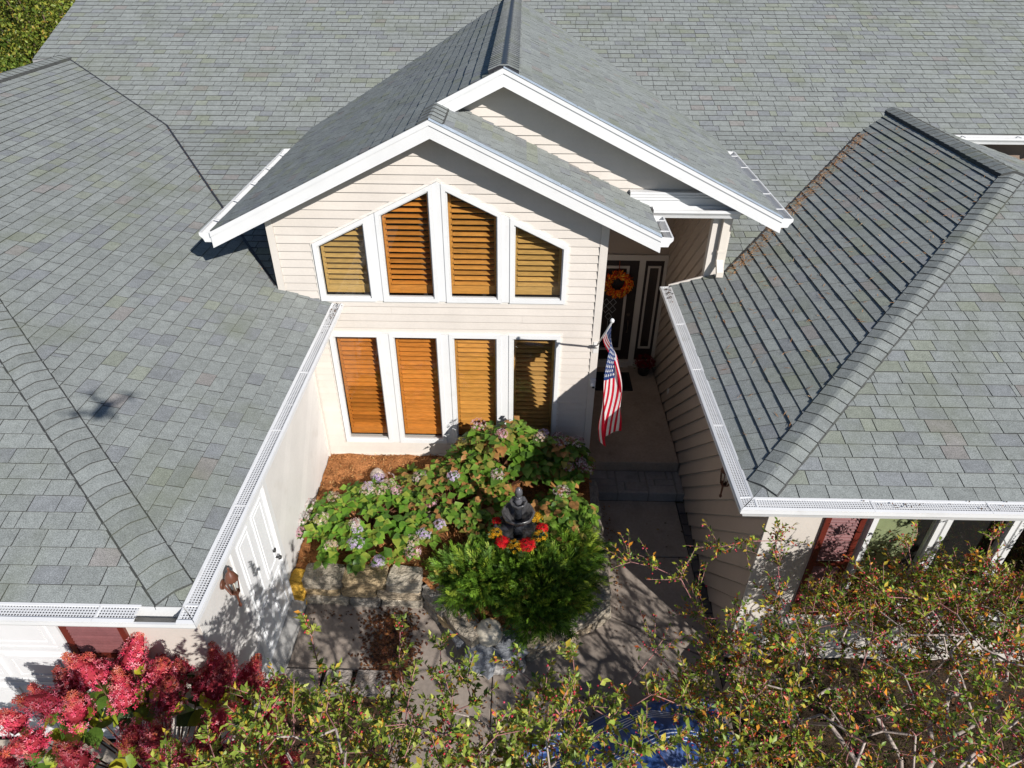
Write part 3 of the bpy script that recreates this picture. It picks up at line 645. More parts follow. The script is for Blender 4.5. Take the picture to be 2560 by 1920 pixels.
b = MB((.72, .70, .66)); b.prism([(XW - .02, 1.58, .61), (XW - .02, 1.51, .71), (XW - .02, 1.58, .81), (XW - .02, 1.65, .71)], (.012, 0, 0)); b.build('cover_plate', 'trim', house)

# ---- paper seen inside the right wing window (printed)
def seg_text(b, s, o, ex, ez, h, n, lw=.12):
    G = {'C': [(.9, .9, .1, .9), (.1, .9, .1, .1), (.1, .1, .9, .1)], 'e': [(.1, .35, .8, .35), (.8, .35, .8, .6), (.8, .6, .1, .6), (.1, .6, .1, 0), (.1, 0, .8, 0)], 'y': [(.1, .6, .45, 0), (.8, .6, .2, -.4)], 'T': [(.0, 1, 1, 1), (.5, 1, .5, 0)], 'h': [(.15, 1, .15, 0), (.15, .55, .8, .55), (.8, .55, .8, 0)],
         '1': [(.5, 1, .5, 0)], '7': [(.1, 1, .9, 1), (.9, 1, .4, 0)], '8': [(.15, 0, .85, 0), (.85, 0, .85, 1), (.85, 1, .15, 1), (.15, 1, .15, 0), (.15, .5, .85, .5)], '9': [(.85, 0, .85, 1), (.85, 1, .15, 1), (.15, 1, .15, .5), (.15, .5, .85, .5)], 'i': [(.5, .6, .5, 0)], 'n': [(.15, .6, .15, 0), (.15, .6, .8, .6), (.8, .6, .8, 0)], 'g': [(.8, .6, .1, .6), (.1, .6, .1, 0), (.1, 0, .8, 0), (.8, .6, .8, -.4), (.8, -.4, .1, -.4)]}
    x = 0
    for ch in s:
        for (x0, y0, x1, y1) in G.get(ch, []):
            a = Vector((x + x0 * .62, y0)); c = Vector((x + x1 * .62, y1)); d = (c - a).normalized(); p = Vector((-d.y, d.x)) * lw * .5; e = d * lw * .4
            b.face([o + ex * (v.x * h) + ez * (v.y * h) + n for v in (a - e - p, c + e - p, c + e + p, a - e + p)])
        x += .85
pp = MB((.50, .55, .30)); yw = YF + .03
out = [(4.60, 2.44), (4.585, 1.75), (4.68, 1.48), (4.80, 1.56), (4.88, 1.72), (5.02, 1.62), (5.06, 1.80), (5.10, 2.02), (5.02, 2.25), (4.97, 2.44)]
pp.prism([(a, yw, z) for a, z in out], (0, .004, 0)); sg = pp.build('printed_paper', 'cloth', house)
tx = MB((.10, .11, .06)); n_ = Vector((0, -.002, 0)); ex = Vector((0, 0, 1)); ez = Vector((-1, 0, 0)); Y0 = Vector((0, yw, 0))
for (s, x, z, h) in (('Cey', 4.665, 2.05, .055), ('The', 4.79, 1.80, .065), ('1789', 4.895, 1.86, .06), ('ning', 4.965, 1.82, .05), ('C', 5.05, 2.0, .055)): seg_text(tx, s, Vector((x, yw, z)), ex, ez, h, n_)
for (x, z) in ((4.87, 2.27), (4.69, 1.80)):
    for (r0, r1) in ((.062, .052), (.048, .044)):
        ra = [(x + r0 * math.cos(k * math.pi / 8), z + r0 * math.sin(k * math.pi / 8)) for k in range(16)]; rb = [(x + r1 * math.cos(k * math.pi / 8), z + r1 * math.sin(k * math.pi / 8)) for k in range(16)]
        for k in range(16): j = (k + 1) % 16; tx.face([(ra[k][0], yw - .002, ra[k][1]), (ra[j][0], yw - .002, ra[j][1]), (rb[j][0], yw - .002, rb[j][1]), (rb[k][0], yw - .002, rb[k][1])])
    tx.face([(x - .028, yw - .002, z - .01), (x + .028, yw - .002, z - .01), (x + .028, yw - .002, z + .0), (x - .028, yw - .002, z + .0)])
tx.build('print', 'cloth', sg)

# ================================================================== porch, walk, drive, beds
def slab(name, poly, z0, z1, col, m='concrete', parent=None, kind=None, bev=.008):
    b = MB(col); P = poly if area2(poly) > 0 else poly[::-1]
    i = inset(P, bev) if len(P) < 9 else P; n = len(P)
    V = [(x, y, z0) for x, y in P] + [(x, y, z1 - bev) for x, y in P] + [(x, y, z1) for x, y in i]
    F = [tuple(range(n))[::-1], tuple(range(2 * n, 3 * n))] + [(k, (k + 1) % n, (k + 1) % n + n, k + n) for k in range(n)] + [(k + n, (k + 1) % n + n, (k + 1) % n + 2 * n, k + 2 * n) for k in range(n)]
    b.idx(V, F); return b.build(name, m, parent, kind)
porch = slab('porch', [(2.04, .19), (3.48, .19), (3.48, 2.93), (2.04, 2.93)], .0, .333, (.36, .28, .22)); tag(porch, kind='structure')
step = bpy.data.objects.new('porch_step', None); COL.objects.link(step); tag(step, kind='structure')
slab('step_base', [(2.062, -.297), (3.494, -.297), (3.494, .18), (2.062, .18)], .0, .155, (.20, .185, .175), parent=step)
for (x0, x1, y0, y1) in ((2.06, 2.50, -.30, -.14), (2.06, 2.12, -.14, .0), (2.14, 2.50, -.14, .0), (2.06, 2.38, .0, .185), (2.40, 2.50, .0, .185), (2.52, 2.96, -.30, -.24), (2.52, 2.62, -.24, -.06), (2.64, 2.96, -.24, -.06), (2.52, 2.86, -.06, .185), (2.88, 2.96, -.06, .185), (2.98, 3.38, -.30, -.13), (2.98, 3.08, -.13, .0), (3.10, 3.38, -.13, .0), (2.98, 3.28, .0, .185), (3.30, 3.38, .0, .185), (3.40, 3.50, -.30, .185)):
    slab('paver', [(x0, y0), (x1 + .012 if x1 - x0 < .2 and False else x1 - .004, y0), (x1 - .004, y1 - .005), (x0, y1 - .005)], .0, .165 + random.uniform(-.001, .001), vj((.27, .25, .24), .08), parent=step)
walk = bpy.data.objects.new('walkway', None); COL.objects.link(walk); tag(walk, kind='structure')
cw = (.30, .25, .21)
for pl_ in ([(2.1, -1.36), (3.38, -1.36), (3.38, -.30), (2.1, -.30)], [(2.0, -2.22), (3.38, -2.92), (3.38, -1.375), (2.0, -1.375)], [(.75, -4.3), (3.38, -4.3), (3.38, -2.937), (1.98, -2.226), (.75, -2.6)],
            [(-.35, -4.3), (.74, -4.3), (.74, -2.6), (-.35, -2.0)], [(-1.65, -3.12), (-.365, -3.12), (-.365, -2.1), (-1.65, -2.1)], [(.75, -7.0), (3.38, -7.0), (3.38, -4.315), (.75, -4.315)]):
    slab('slab', pl_, -.055, 0 + random.uniform(-.002, .002), vj(cw, .04), parent=walk)
for k in range(14):
    y0 = -.34 - k * .215; slab('paver', [(3.39, y0 - .205), (3.495, y0 - .205), (3.495, y0), (3.39, y0)], -.05, .012 + random.uniform(-.004, .004), vj((.10, .09, .09), .2), parent=walk)
for (x0, x1) in ((-1.68, -1.22), (-1.20, -.86), (-.84, -.40)): slab('edging_slab', [(x0, -3.44), (x1, -3.42), (x1 - .02, -3.14), (x0 + .03, -3.135)], -.05, .03, vj((.30, .26, .23), .08), 'stone', parent=walk)
drive = bpy.data.objects.new('driveway', None); COL.objects.link(drive); tag(drive, kind='structure')
for k in range(3):
    for j in range(3): slab('slab', [(-7.2 + k * 1.6, -4.0 - (j * 2.0 + .02 if j else 0) - (.35 if j else 0)), (-5.62 + k * 1.6, -4.0 - (j * 2.0 + .02 if j else 0) - (.35 if j else 0)), (-5.62 + k * 1.6, -6.33 - j * 2.0 + (1.98 if j == 0 else 0)), (-7.2 + k * 1.6, -6.33 - j * 2.0 + (1.98 if j == 0 else 0))], -.055, .0, vj((.46, .40, .33), .05), parent=drive)

def soil(name, poly, zf, n=26, col=(.22, .09, .035), m='soil', amp=.02):
    xs = [p[0] for p in poly]; ys = [p[1] for p in poly]; b = MB(col); nx, ny = n, n
    X = np.linspace(min(xs), max(xs), nx + 1); Y = np.linspace(min(ys), max(ys), ny + 1); Z = {}
    for i in range(nx + 1):
        for j in range(ny + 1): Z[i, j] = zf(X[i], Y[j]) + random.uniform(-amp, amp)
    for i in range(nx):
        for j in range(ny):
            q = clip_rect(poly, X[i], X[i + 1], Y[j], Y[j + 1])
            if len(q) >= 3:
                def z(x, y):
                    u = (x - X[i]) / (X[i + 1] - X[i]); v = (y - Y[j]) / (Y[j + 1] - Y[j]); return (Z[i, j] * (1 - u) + Z[i + 1, j] * u) * (1 - v) + (Z[i, j + 1] * (1 - u) + Z[i + 1, j + 1] * u) * v
                b.face([(x, y, z(x, y)) for x, y in q], vj(col, .12), True)
    return tag(b.build(name, m), kind='structure')
BED = [(-1.80, -2.02), (-.25, -2.08), (.5, -2.85), (1.15, -2.9), (1.98, -2.3), (2.05, -.02), (-1.80, -.02)]
bedz = lambda x, y: .42 + .17 * max(0, min(1, (y + 2.0) / 2))
soil('planting_bed', BED, lambda x, y: bedz(x, y) - (.20 * max(0, min(1, (-2.35 - y) / .4)) if y < -2.35 else 0), col=(.34, .145, .055))
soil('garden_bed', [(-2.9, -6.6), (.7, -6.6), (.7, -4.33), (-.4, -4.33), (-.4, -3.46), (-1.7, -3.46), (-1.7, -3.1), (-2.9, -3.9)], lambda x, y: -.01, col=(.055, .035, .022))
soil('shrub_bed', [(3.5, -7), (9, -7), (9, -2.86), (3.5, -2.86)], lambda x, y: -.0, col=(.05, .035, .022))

# leaf/twig debris as numpy batches
def batch_leaves(P, D, Nn, Ls, Ws, C, fold=.18, droop=.12):
    """folded 4-triangle leaves; P base, D direction, Nn normal (k,3)"""
    P = np.asarray(P, float); D = np.asarray(D, float); Nn = np.asarray(Nn, float)
    D /= np.linalg.norm(D, axis=1)[:, None] + 1e-9; S = np.cross(D, Nn); S /= np.linalg.norm(S, axis=1)[:, None] + 1e-9; Nn = np.cross(S, D)
    Ls = np.asarray(Ls)[:, None]; Ws = np.asarray(Ws)[:, None]
    base = P; mid = P + D * Ls * .5; tip = P + D * Ls - Nn * Ls * droop
    lm = P + D * Ls * .45 - S * Ws * .5 + Nn * Ws * fold; rm = P + D * Ls * .45 + S * Ws * .5 + Nn * Ws * fold
    V = np.stack([base, lm, mid, rm, tip], 1).reshape(-1, 3); k = len(P); o = np.arange(k)[:, None] * 5
    F = np.stack([o + [0, 2, 1], o + [0, 3, 2], o + [2, 4, 1], o + [2, 3, 4]], 1).reshape(-1, 3)
    return V, F, np.repeat(np.asarray(C, float), 4, axis=0)
def rnd_unit(k, up=0.):
    v = RS.normal(size=(k, 3)); v[:, 2] += up; return v / np.linalg.norm(v, axis=1)[:, None]
def pick(k, cols, w, j=.2):
    cols = np.array(cols); i = RS.choice(len(cols), k, p=np.array(w) / sum(w)); return cols[i] * (1 + RS.uniform(-j, j, (k, 1)))
def in_poly(x, y, poly):
    c = False; n = len(poly)
    for i in range(n):
        (x0, y0), (x1, y1) = poly[i], poly[i - 1]
        if (y0 > y) != (y1 > y) and x < (x1 - x0) * (y - y0) / (y1 - y0) + x0: c = not c
    return c
def litter(name, k, sampler, zf, L=(.03, .06), wr=.5, cols=((.2, .08, .03),), w=(1,), flat=.35, mtl='leaf', parent=None):
    P = []
    while len(P) < k:
        p = sampler()
        if p: P.append((p[0], p[1], zf(p[0], p[1]) + random.uniform(.004, .02)))
    D = RS.normal(size=(k, 3)); D[:, 2] *= flat * .5; Nn = RS.normal(size=(k, 3)) * flat; Nn[:, 2] = 1; l = RS.uniform(L[0], L[1], k)
    V, F, C = batch_leaves(P, D, Nn, l, l * wr, pick(k, cols, w, .3)); o = link(name, np_mesh(name, V, F, C, M[mtl]), parent); return tag(o, kind='stuff')
def uni(poly):
    xs = [p[0] for p in poly]; ys = [p[1] for p in poly]
    def f():
        x, y = random.uniform(min(xs), max(xs)), random.uniform(min(ys), max(ys)); return (x, y) if in_poly(x, y, poly) else None
    return f
litter('mulch_chips', 6500, uni(BED), bedz, (.02, .07), .3, ((.42, .19, .07), (.30, .12, .04), (.55, .33, .14), (.20, .08, .03)), (4, 4, 2, 2), mtl='soil')
def heap():
    t = random.random(); x = -.55 + random.gauss(0, .16) + .12 * t; y = -2.4 - t * .85 + random.gauss(0, .07); return (x, y) if y < -2.2 else None
litter('leaf_litter', 1500, heap, lambda x, y: .0 + max(0, .02 - .1 * abs(x + .5)), (.03, .065), .5, ((.12, .04, .02), (.16, .06, .02), (.07, .03, .015), (.22, .09, .03)), (4, 3, 3, 1), flat=.2)
litter('fallen_leaves', 2600, lambda: (random.uniform(-2.8, 3.4), -3.3 - abs(random.gauss(0, .9)) - random.random() * .6), lambda x, y: .01, (.02, .055), .5, ((.16, .07, .03), (.25, .11, .03), (.09, .05, .03), (.32, .19, .06)), (4, 2, 4, 1))
litter('bed_debris', 2600, uni([(3.5, -6.5), (8, -6.5), (8, -2.9), (3.5, -2.9)]), lambda x, y: .01, (.02, .06), .5, ((.14, .07, .03), (.08, .05, .03)), (1, 1))
litter('path_leaves', 260, lambda: random.choice(((random.uniform(2.22, 3.36), random.uniform(-4.2, -.35)), (2.28 + abs(random.gauss(0, .06)), random.uniform(-2.3, -.4)), (random.uniform(-1.6, .3), -2.33 - abs(random.gauss(0, .08))))), lambda x, y: .004, (.02, .05), .5, ((.16, .07, .03), (.28, .12, .04), (.08, .05, .03), (.36, .25, .08)), (4, 2, 3, 1), flat=.25)
litter('gutter_debris', 170, lambda: random.choice(((-1.33 + random.gauss(0, .025), -.05 - abs(random.gauss(0, .28))), (2.985 + random.gauss(0, .025), .62 - abs(random.gauss(0, .22))), (random.uniform(4, 7), -3.415 + random.gauss(0, .03)))), lambda x, y: (3.145 if x < 0 else 3.09), (.012, .035), .5, ((.10, .06, .035), (.2, .1, .05), (.05, .035, .03)), (2, 1, 2), flat=.2, mtl='soil')
# pine needles on the right roof and in its valley
def needle_pts():
    if random.random() < .48:
        t = random.random() ** 1.0; x = 3.75 + 2.95 * t + random.gauss(0, .035) + .05; y = .66 + 3.55 * t - .07 + random.gauss(0, .05); return (x, y)
    x, y = random.uniform(3.0, 7.4), random.uniform(-3.2, 4.3); return (x, y) if in_poly(x, y, [(3.12, -3.2), (7.4, 1.3), (7.4, 4.7), (6.6, 4.0), (3.7, .55), (3.12, .65)]) else None
kk = 900; P = []
while len(P) < kk:
    p = needle_pts()
    if p: P.append((p[0], p[1], zC(*p) + .022))
D = RS.normal(size=(kk, 3)); D[:, 2] = D[:, 0] * .31; Nn = np.tile([-.31, 0, 1.], (kk, 1)); l = RS.uniform(.05, .12, kk)
V, F, C = batch_leaves(P, D, Nn, l, np.full(kk, .010), pick(kk, ((.62, .33, .15), (.46, .23, .10), (.70, .48, .28)), (3, 3, 1)), .0, .0)
tag(link('pine_needles', np_mesh('pine_needles', V, F, C, M['soil'])), kind='stuff')
kk = 90; tt = RS.uniform(0, 1, kk); P = np.stack([-5.113 + 3.0 * tt, 4.257 - 4.25 * tt, 0 * tt], 1); P[:, :2] += RS.normal(0, .03, (kk, 2)); P[:, 2] = [max(zA(x, y), zML(x, y)) + .016 for x, y, z in P]
V, F, C = batch_leaves(P, RS.normal(size=(kk, 3)) * [1, 1, .1], np.tile([0, 0, 1.], (kk, 1)), RS.uniform(.03, .07, kk), np.full(kk, .012), pick(kk, ((.40, .25, .17), (.3, .16, .10)), (1, 1)), 0, 0)
tag(link('valley_debris', np_mesh('valley_debris', V, F, C, M['soil'])), kind='stuff')

# ---- stone planter wall
planter = thing('planter_wall', (.1, -2.3, 0), 'low dry-stacked limestone wall round the raised flower bed', 'planter')
def stone(parent, c, ang, l, d, h, col, name='stone', m='stone', jit=.16, label=None, n=3):
    """irregular block: bottom centre c, length l along ang, depth d, height h"""
    ca, sa = math.cos(ang), math.sin(ang); V = []; b = MB(col)
    xs = [-.5, -.42, 0, .42, .5]; zs = [0, .1, .55, .92, 1.0]; grid = {}
    for k, zz in enumerate(zs):
        f = 1 if 0 < k < 4 else .93
        loop = []
        for (x, y) in ((-.5, -.42), (-.42, -.5), (-.1, -.51), (.2, -.5), (.43, -.5), (.5, -.4), (.5, .05), (.49, .4), (.4, .5), (0, .5), (-.42, .5), (-.5, .4), (-.5, 0)):
            x2 = x * l * f * (1 + random.uniform(-jit, jit) * .25); y2 = y * d * f * (1 + random.uniform(-jit, jit)); z2 = zz * h + (random.uniform(-.06, .06) * h if 0 < k else 0)
            loop.append((c[0] + x2 * ca - y2 * sa, c[1] + x2 * sa + y2 * ca, c[2] + z2))
        grid[k] = loop
    nn = 13; V = [p for k in range(5) for p in grid[k]]; F = [(k * nn + i, k * nn + (i + 1) % nn, (k + 1) * nn + (i + 1) % nn, (k + 1) * nn + i) for k in range(4) for i in range(nn)] + [tuple(range(nn))[::-1], tuple(range(4 * nn, 5 * nn))]
    b.idx(V, F); return b.build(name, m, parent, label=label)
LST = [(.46, .37, .26), (.37, .32, .25), (.48, .42, .33), (.33, .30, .26), (.48, .36, .21)]
def run(p0, p1, courses, dep, top, seed=0, base=0.):
    p0 = Vector((*p0, 0)); p1 = Vector((*p1, 0)); d = p1 - p0; L = d.length; d /= L; nrm = Vector((-d.y, d.x, 0)); ang = math.atan2(d.y, d.x); h = (top - base) / courses
    for c in range(courses):
        t = random.uniform(-.12, 0) if c % 2 else 0
        t = max(t, 0)
        while t < L - .06:
            l = random.uniform(.30, .62) if c < courses - 1 else random.uniform(.36, .60)
            if L - t - l < .18: l = L - t
            dd = dep * (1.15 if c == courses - 1 else .9); ce = p0 + d * (t + l / 2) + nrm * (dd / 2 - (.02 if c == courses - 1 else 0.) + random.uniform(-.02, .02) + .012 * c)
            stone(planter, (ce.x, ce.y, base + c * h), ang, l - .012, dd, h * .97, vj(random.choice(LST), .12)); t += l
run((-1.66, -2.24), (-.16, -2.28), 3, .26, .47); run((-.18, -2.26), (.50, -3.02), 3, .22, .42); run((1.16, -3.02), (2.14, -2.42), 3, .22, .40); run((2.17, -2.42), (2.17, -.32), 2, .26, .46)
stone(planter, (.82, -3.04, 0), .05, .62, .22, .16, (.36, .34, .32), m='rock')
for k, h in enumerate((.16, .15, .16)): stone(planter, (-1.72, -2.16, k * .16), 1.4, .2, .16, h, (.72, .42, .06), label='yellow painted stone at the wall end by the side door')
for nm, c, an, l, d, h in (('flat grey rock left of the white pumpkin in the planter tip', (.42, -2.72, .10), .5, .36, .26, .12), ('grey wedge rock right of the white pumpkin', (1.03, -2.80, .12), .5, .60, .40, .14), ('bluish rock in front of the white pumpkin', (.62, -3.08, .14), -.3, .36, .30, .14), ('pale grey rock under the evergreen behind the white pumpkin', (.33, -2.50, .18), .2, .34, .24, .16)):
    rk = thing('rock', c, nm, 'rock'); st = stone(rk, c, an, l, d, h, vj((.25, .26, .28), .15), 'boulder', 'rock', .3)
rk = thing('rock', (3.62, -3.35, 0), 'tan boulder at the corner of the right wing under the berry tree', 'rock'); stone(rk, (3.62, -3.35, 0), .8, .45, .4, .38, (.36, .28, .22), 'boulder', 'rock', .3)
rk = thing('garden_ornament', (-1.02, -.45, .5), 'weathered pale round ornament lying on the orange mulch', 'ornament')
b = MB((.50, .42, .36)); b.lathe((-1.02, -.45, .50), [(.02, 0), (.08, .01), (.105, .06), (.10, .11), (.07, .15), (.03, .165)], 12, wob=lambda a, h: 1 + .1 * math.sin(3 * a + h * 20)); b.build('body', 'rock', rk)
b = MB((.05, .035, .03)); b.lathe((-1.0, -.545, .55), [(.0, -.03), (.04, -.02), (.05, .01), (.035, .04), (.0, .05)], 10); b.build('hollow', 'dark', rk)

# ---- pumpkin
pk = thing('pumpkin', (.70, -2.84, .26), 'white pumpkin resting among grey rocks at the planter tip', 'pumpkin')
b = MB((.62, .55, .43)); b.lathe((.70, -2.84, .235), [(.02, .0), (.09, .005), (.145, .055), (.163, .12), (.147, .185), (.10, .225), (.045, .232), (.012, .22)], 32, wob=lambda a, h: 1 + .045 * abs(math.sin(5 * a)) - .02); b.build('shell', 'clay', pk)
b = MB((.16, .12, .06)); b.tube([(.70, -2.84, .45), (.703, -2.845, .48), (.712, -2.85, .505)], [.018, .013, .016], 7); b.build('stem', 'bark', pk)

# ---- fountain
FX, FY = 1.02, -1.78
fo = thing('fountain', (FX, FY, .42), 'black tiered garden fountain with mums planted round its lower bowl', 'fountain')
BK = (.028, .03, .036)
b = MB(BK); b.lathe((FX, FY, .42), [(.17, 0), (.18, .04), (.12, .08), (.09, .18), (.12, .25)], 20); b.build('pedestal', 'fountain', fo)
b = MB(BK); b.lathe((FX, FY, .66), [(.10, 0), (.20, .03), (.29, .10), (.325, .15), (.335, .17), (.325, .185), (.30, .18), (.27, .12), (.10, .10)], 28); b.build('basin', 'fountain', fo)
b = MB(BK); b.lathe((FX, FY, .76), [(.07, 0), (.06, .10), (.075, .16), (.06, .2)], 18); b.build('column', 'fountain', fo)
b = MB((.07, .068, .07)); b.lathe((FX, FY, .94), [(.07, 0), (.13, .02), (.19, .075), (.215, .10), (.22, .125), (.205, .135), (.185, .12), (.13, .06), (.06, .045)], 24, wob=lambda a, h: 1 + .03 * math.cos(8 * a)); b.build('bowl', 'fountain', fo)
b = MB(BK); b.lathe((FX, FY, .985), [(.055, 0), (.05, .12), (.06, .15), (.05, .165)], 16); b.build('column', 'fountain', fo)
b = MB((.075, .075, .08)); b.lathe((FX, FY, 1.135), [(.05, 0), (.085, .015), (.115, .06), (.12, .075), (.108, .08), (.07, .045), (.03, .04)], 8); b.build('bowl', 'fountain', fo)
b = MB((.10, .10, .11)); b.lathe((FX, FY, 1.17), [(.05, 0), (.045, .03), (.055, .045), (.04, .06), (.035, .08), (.048, .092), (.035, .105)], 14); b.lathe((FX, FY, 1.275), [(.03, 0), (.046, .02), (.05, .05), (.04, .085), (.02, .105), (.004, .112)], 18, wob=lambda a, h: 1 + .10 * math.sin(9 * a + h * 90)); b.build('finial', 'fountain', fo)

fo.scale = (.92, .92, 1.28)
# ---- mums round the basin
def florets(center, R, k, cols, w, size, dome=.7, seed=0, jn=.5):
    v = RS.normal(size=(k, 3)); v[:, 2] = np.abs(v[:, 2]); v /= np.linalg.norm(v, axis=1)[:, None]; P = v * [R, R, R * dome] * RS.uniform(.8, 1.05, (k, 1)) + np.array(center)
    return P, v + RS.normal(size=(k, 3)) * jn * .5
def blossoms(P, Nn, size, C, petals=4):
    """each blossom a shallow star of petals (two triangles each)"""
    k = len(P); Nn = Nn / (np.linalg.norm(Nn, axis=1)[:, None] + 1e-9); a = np.cross(Nn, RS.normal(size=(k, 3))); a /= np.linalg.norm(a, axis=1)[:, None] + 1e-9; b = np.cross(Nn, a); s = np.asarray(size)
    s = s[:, None] if s.ndim else np.full((k, 1), float(s)); V = [P]; 
    for i in range(petals):
        for (ang, r, up) in ((-.36, .6, .12), (0, 1., .25), (.36, .6, .12)):
            th = 2 * math.pi * i / petals + ang * (4 / petals) ; V.append(P + (a * math.cos(th) + b * math.sin(th)) * s * r + Nn * s * up * RS.uniform(.4, 1.4, (k, 1)))
    n = 1 + 3 * petals; V = np.stack(V, 1).reshape(-1, 3); o = np.arange(k)[:, None] * n; F = []
    for i in range(petals): F += [o + [0, 1 + 3 * i, 2 + 3 * i], o + [0, 2 + 3 * i, 3 + 3 * i]]
    F = np.stack(F, 1).reshape(-1, 3); return V, F, np.repeat(np.asarray(C), 2 * petals, axis=0)
def mum(x, y, z, R, kind, label, grp='mums planted round the fountain'):
    t = thing('chrysanthemum', (x, y, z), label, 'flower', grp)
    o = np.array(t.location)
    if kind == 'red': cols, w, s, k = ((.62, .012, .02), (.75, .03, .03), (.45, .008, .015)), (3, 2, 2), .022, 150
    elif kind == 'dark': cols, w, s, k = ((.16, .005, .012), (.22, .01, .02)), (2, 1), .026, 260
    else: cols, w, s, k = ((.85, .48, .02), (.80, .38, .015), (.9, .6, .05)), (3, 2, 1), .026, 34
    P, Nn = florets((0, 0, R * .35), R, k, cols, w, s, .75); Nn[:, 2] += .5
    V, F, C = blossoms(P, Nn, RS.uniform(.8, 1.2, k) * s, pick(k, cols, w), 6 if kind == 'yellow' else 4); link('blossoms', np_mesh('blossoms', V, F, C, M['petal']), t)
    if kind == 'yellow':
        b = MB((.35, .12, .01))
        for p, nn in zip(P, Nn / np.linalg.norm(Nn, axis=1)[:, None]): c = Vector(p) + Vector(nn) * .006; b.lathe(c + o_v(o), [(.007, 0), (.006, .004), (.001, .006)], 6)
        b.build('eyes', 'petal', t)
    kl = 70; P, Nn = florets((0, 0, 0), R * .95, kl, None, None, 0, .8); V, F, C = batch_leaves(P, Nn + RS.normal(size=(kl, 3)) * .3, rnd_unit(kl, 1.5), RS.uniform(.03, .05, kl), RS.uniform(.015, .025, kl), pick(kl, ((.04, .09, .02), (.07, .13, .03)), (1, 1))); link('foliage', np_mesh('foliage', V, F, C, M['leaf']), t)
    return t
def o_v(o): return Vector((float(o[0]), float(o[1]), float(o[2])))
for ang, kd, R, lb in ((200, 'yellow', .085, 'yellow mums at the left edge of the black fountain basin'), (232, 'red', .085, 'red mum clump on the left front of the black fountain basin'), (262, 'yellow', .09, 'yellow mums at the front of the fountain, between the two red clumps'), (293, 'red', .10, 'bright red mum clump at the right front of the fountain basin'),
                       (332, 'yellow', .095, 'yellow mums at the right of the fountain beside the bright red clump'), (2, 'red', .07, 'orange red mums on the right edge of the fountain basin behind the yellow ones'), (38, 'yellow', .075, 'yellow mums behind the fountain bowl, nearest the hydrangea'), (155, 'red', .05, 'small red mum peeking out behind the left of the fountain bowl')):
    a = math.radians(ang); mum(FX + .30 * math.cos(a), FY + .30 * math.sin(a), .93, R, kd, lb)

# ================================================================== shrubs
LEAFM = {}
def leaf_variants(key, cols, shape='ovate'):
    """a few 12-triangle leaf meshes, unit length along +Y, facing +Z"""
    out = []
    for c in cols:
        for tw in (0, 1):
            prof = [(0, .04), (.10, .22), (.28, .40), (.50, .44), (.70, .33), (.87, .14), (1.0, .0)]; V = []; F = []; C = []
            for i, (t, w) in enumerate(prof):
                z = -.20 * t * t * (1 + tw * .8) + (.05 if i in (2, 3, 4) else 0) * tw; w = w * random.uniform(.96, 1.04)
                V += [(-w, t, z + w * .14), (0, t, z), (w, t, z + w * (.14 + .10 * tw))]
            for i in range(6):
                a = 3 * i; F += [(a, a + 1, a + 4, a + 3), (a + 1, a + 2, a + 5, a + 4)]; k = random.uniform(.9, 1.1); edge = 1.0 if i < 4 else random.uniform(.9, 1.25)
                C += [tuple(x * k * edge for x in c), tuple(x * k * .92 for x in c)]
            me = np_mesh('leaf', V, F, C, M['leaf'], True); out.append(me)
    LEAFM[key] = out; return out
HYD = [(.15, .30, .03), (.11, .24, .025), (.22, .36, .045), (.28, .35, .05), (.08, .17, .025)]
HYB = [(.15, .28, .03), (.11, .22, .025), (.30, .27, .06), (.42, .21, .07), (.08, .16, .025), (.19, .31, .045)]
RED = [(.20, .30, .03), (.30, .36, .03), (.09, .17, .025), (.42, .40, .03), (.06, .11, .02)]
leaf_variants('hyd', HYD); leaf_variants('hyb', HYB); leaf_variants('red', RED)
def mat_from(p, d, nrm, s, w=1.):
    d = d.normalized(); x = d.cross(nrm)
    if x.length < 1e-3: x = d.cross(Vector((1, 0, 0)))
    x.normalize(); z = x.cross(d); return Matrix(((x.x * s * w, d.x * s, z.x * s, p.x), (x.y * s * w, d.y * s, z.y * s, p.y), (x.z * s * w, d.z * s, z.z * s, p.z), (0, 0, 0, 1)))
def put_leaf(parent, me, p, d, nrm, s, w=1.):
    o = bpy.data.objects.new('leaf', me); COL.objects.link(o); o.parent = parent; o.matrix_local = mat_from(p - org(parent), d, nrm, s, w); return o
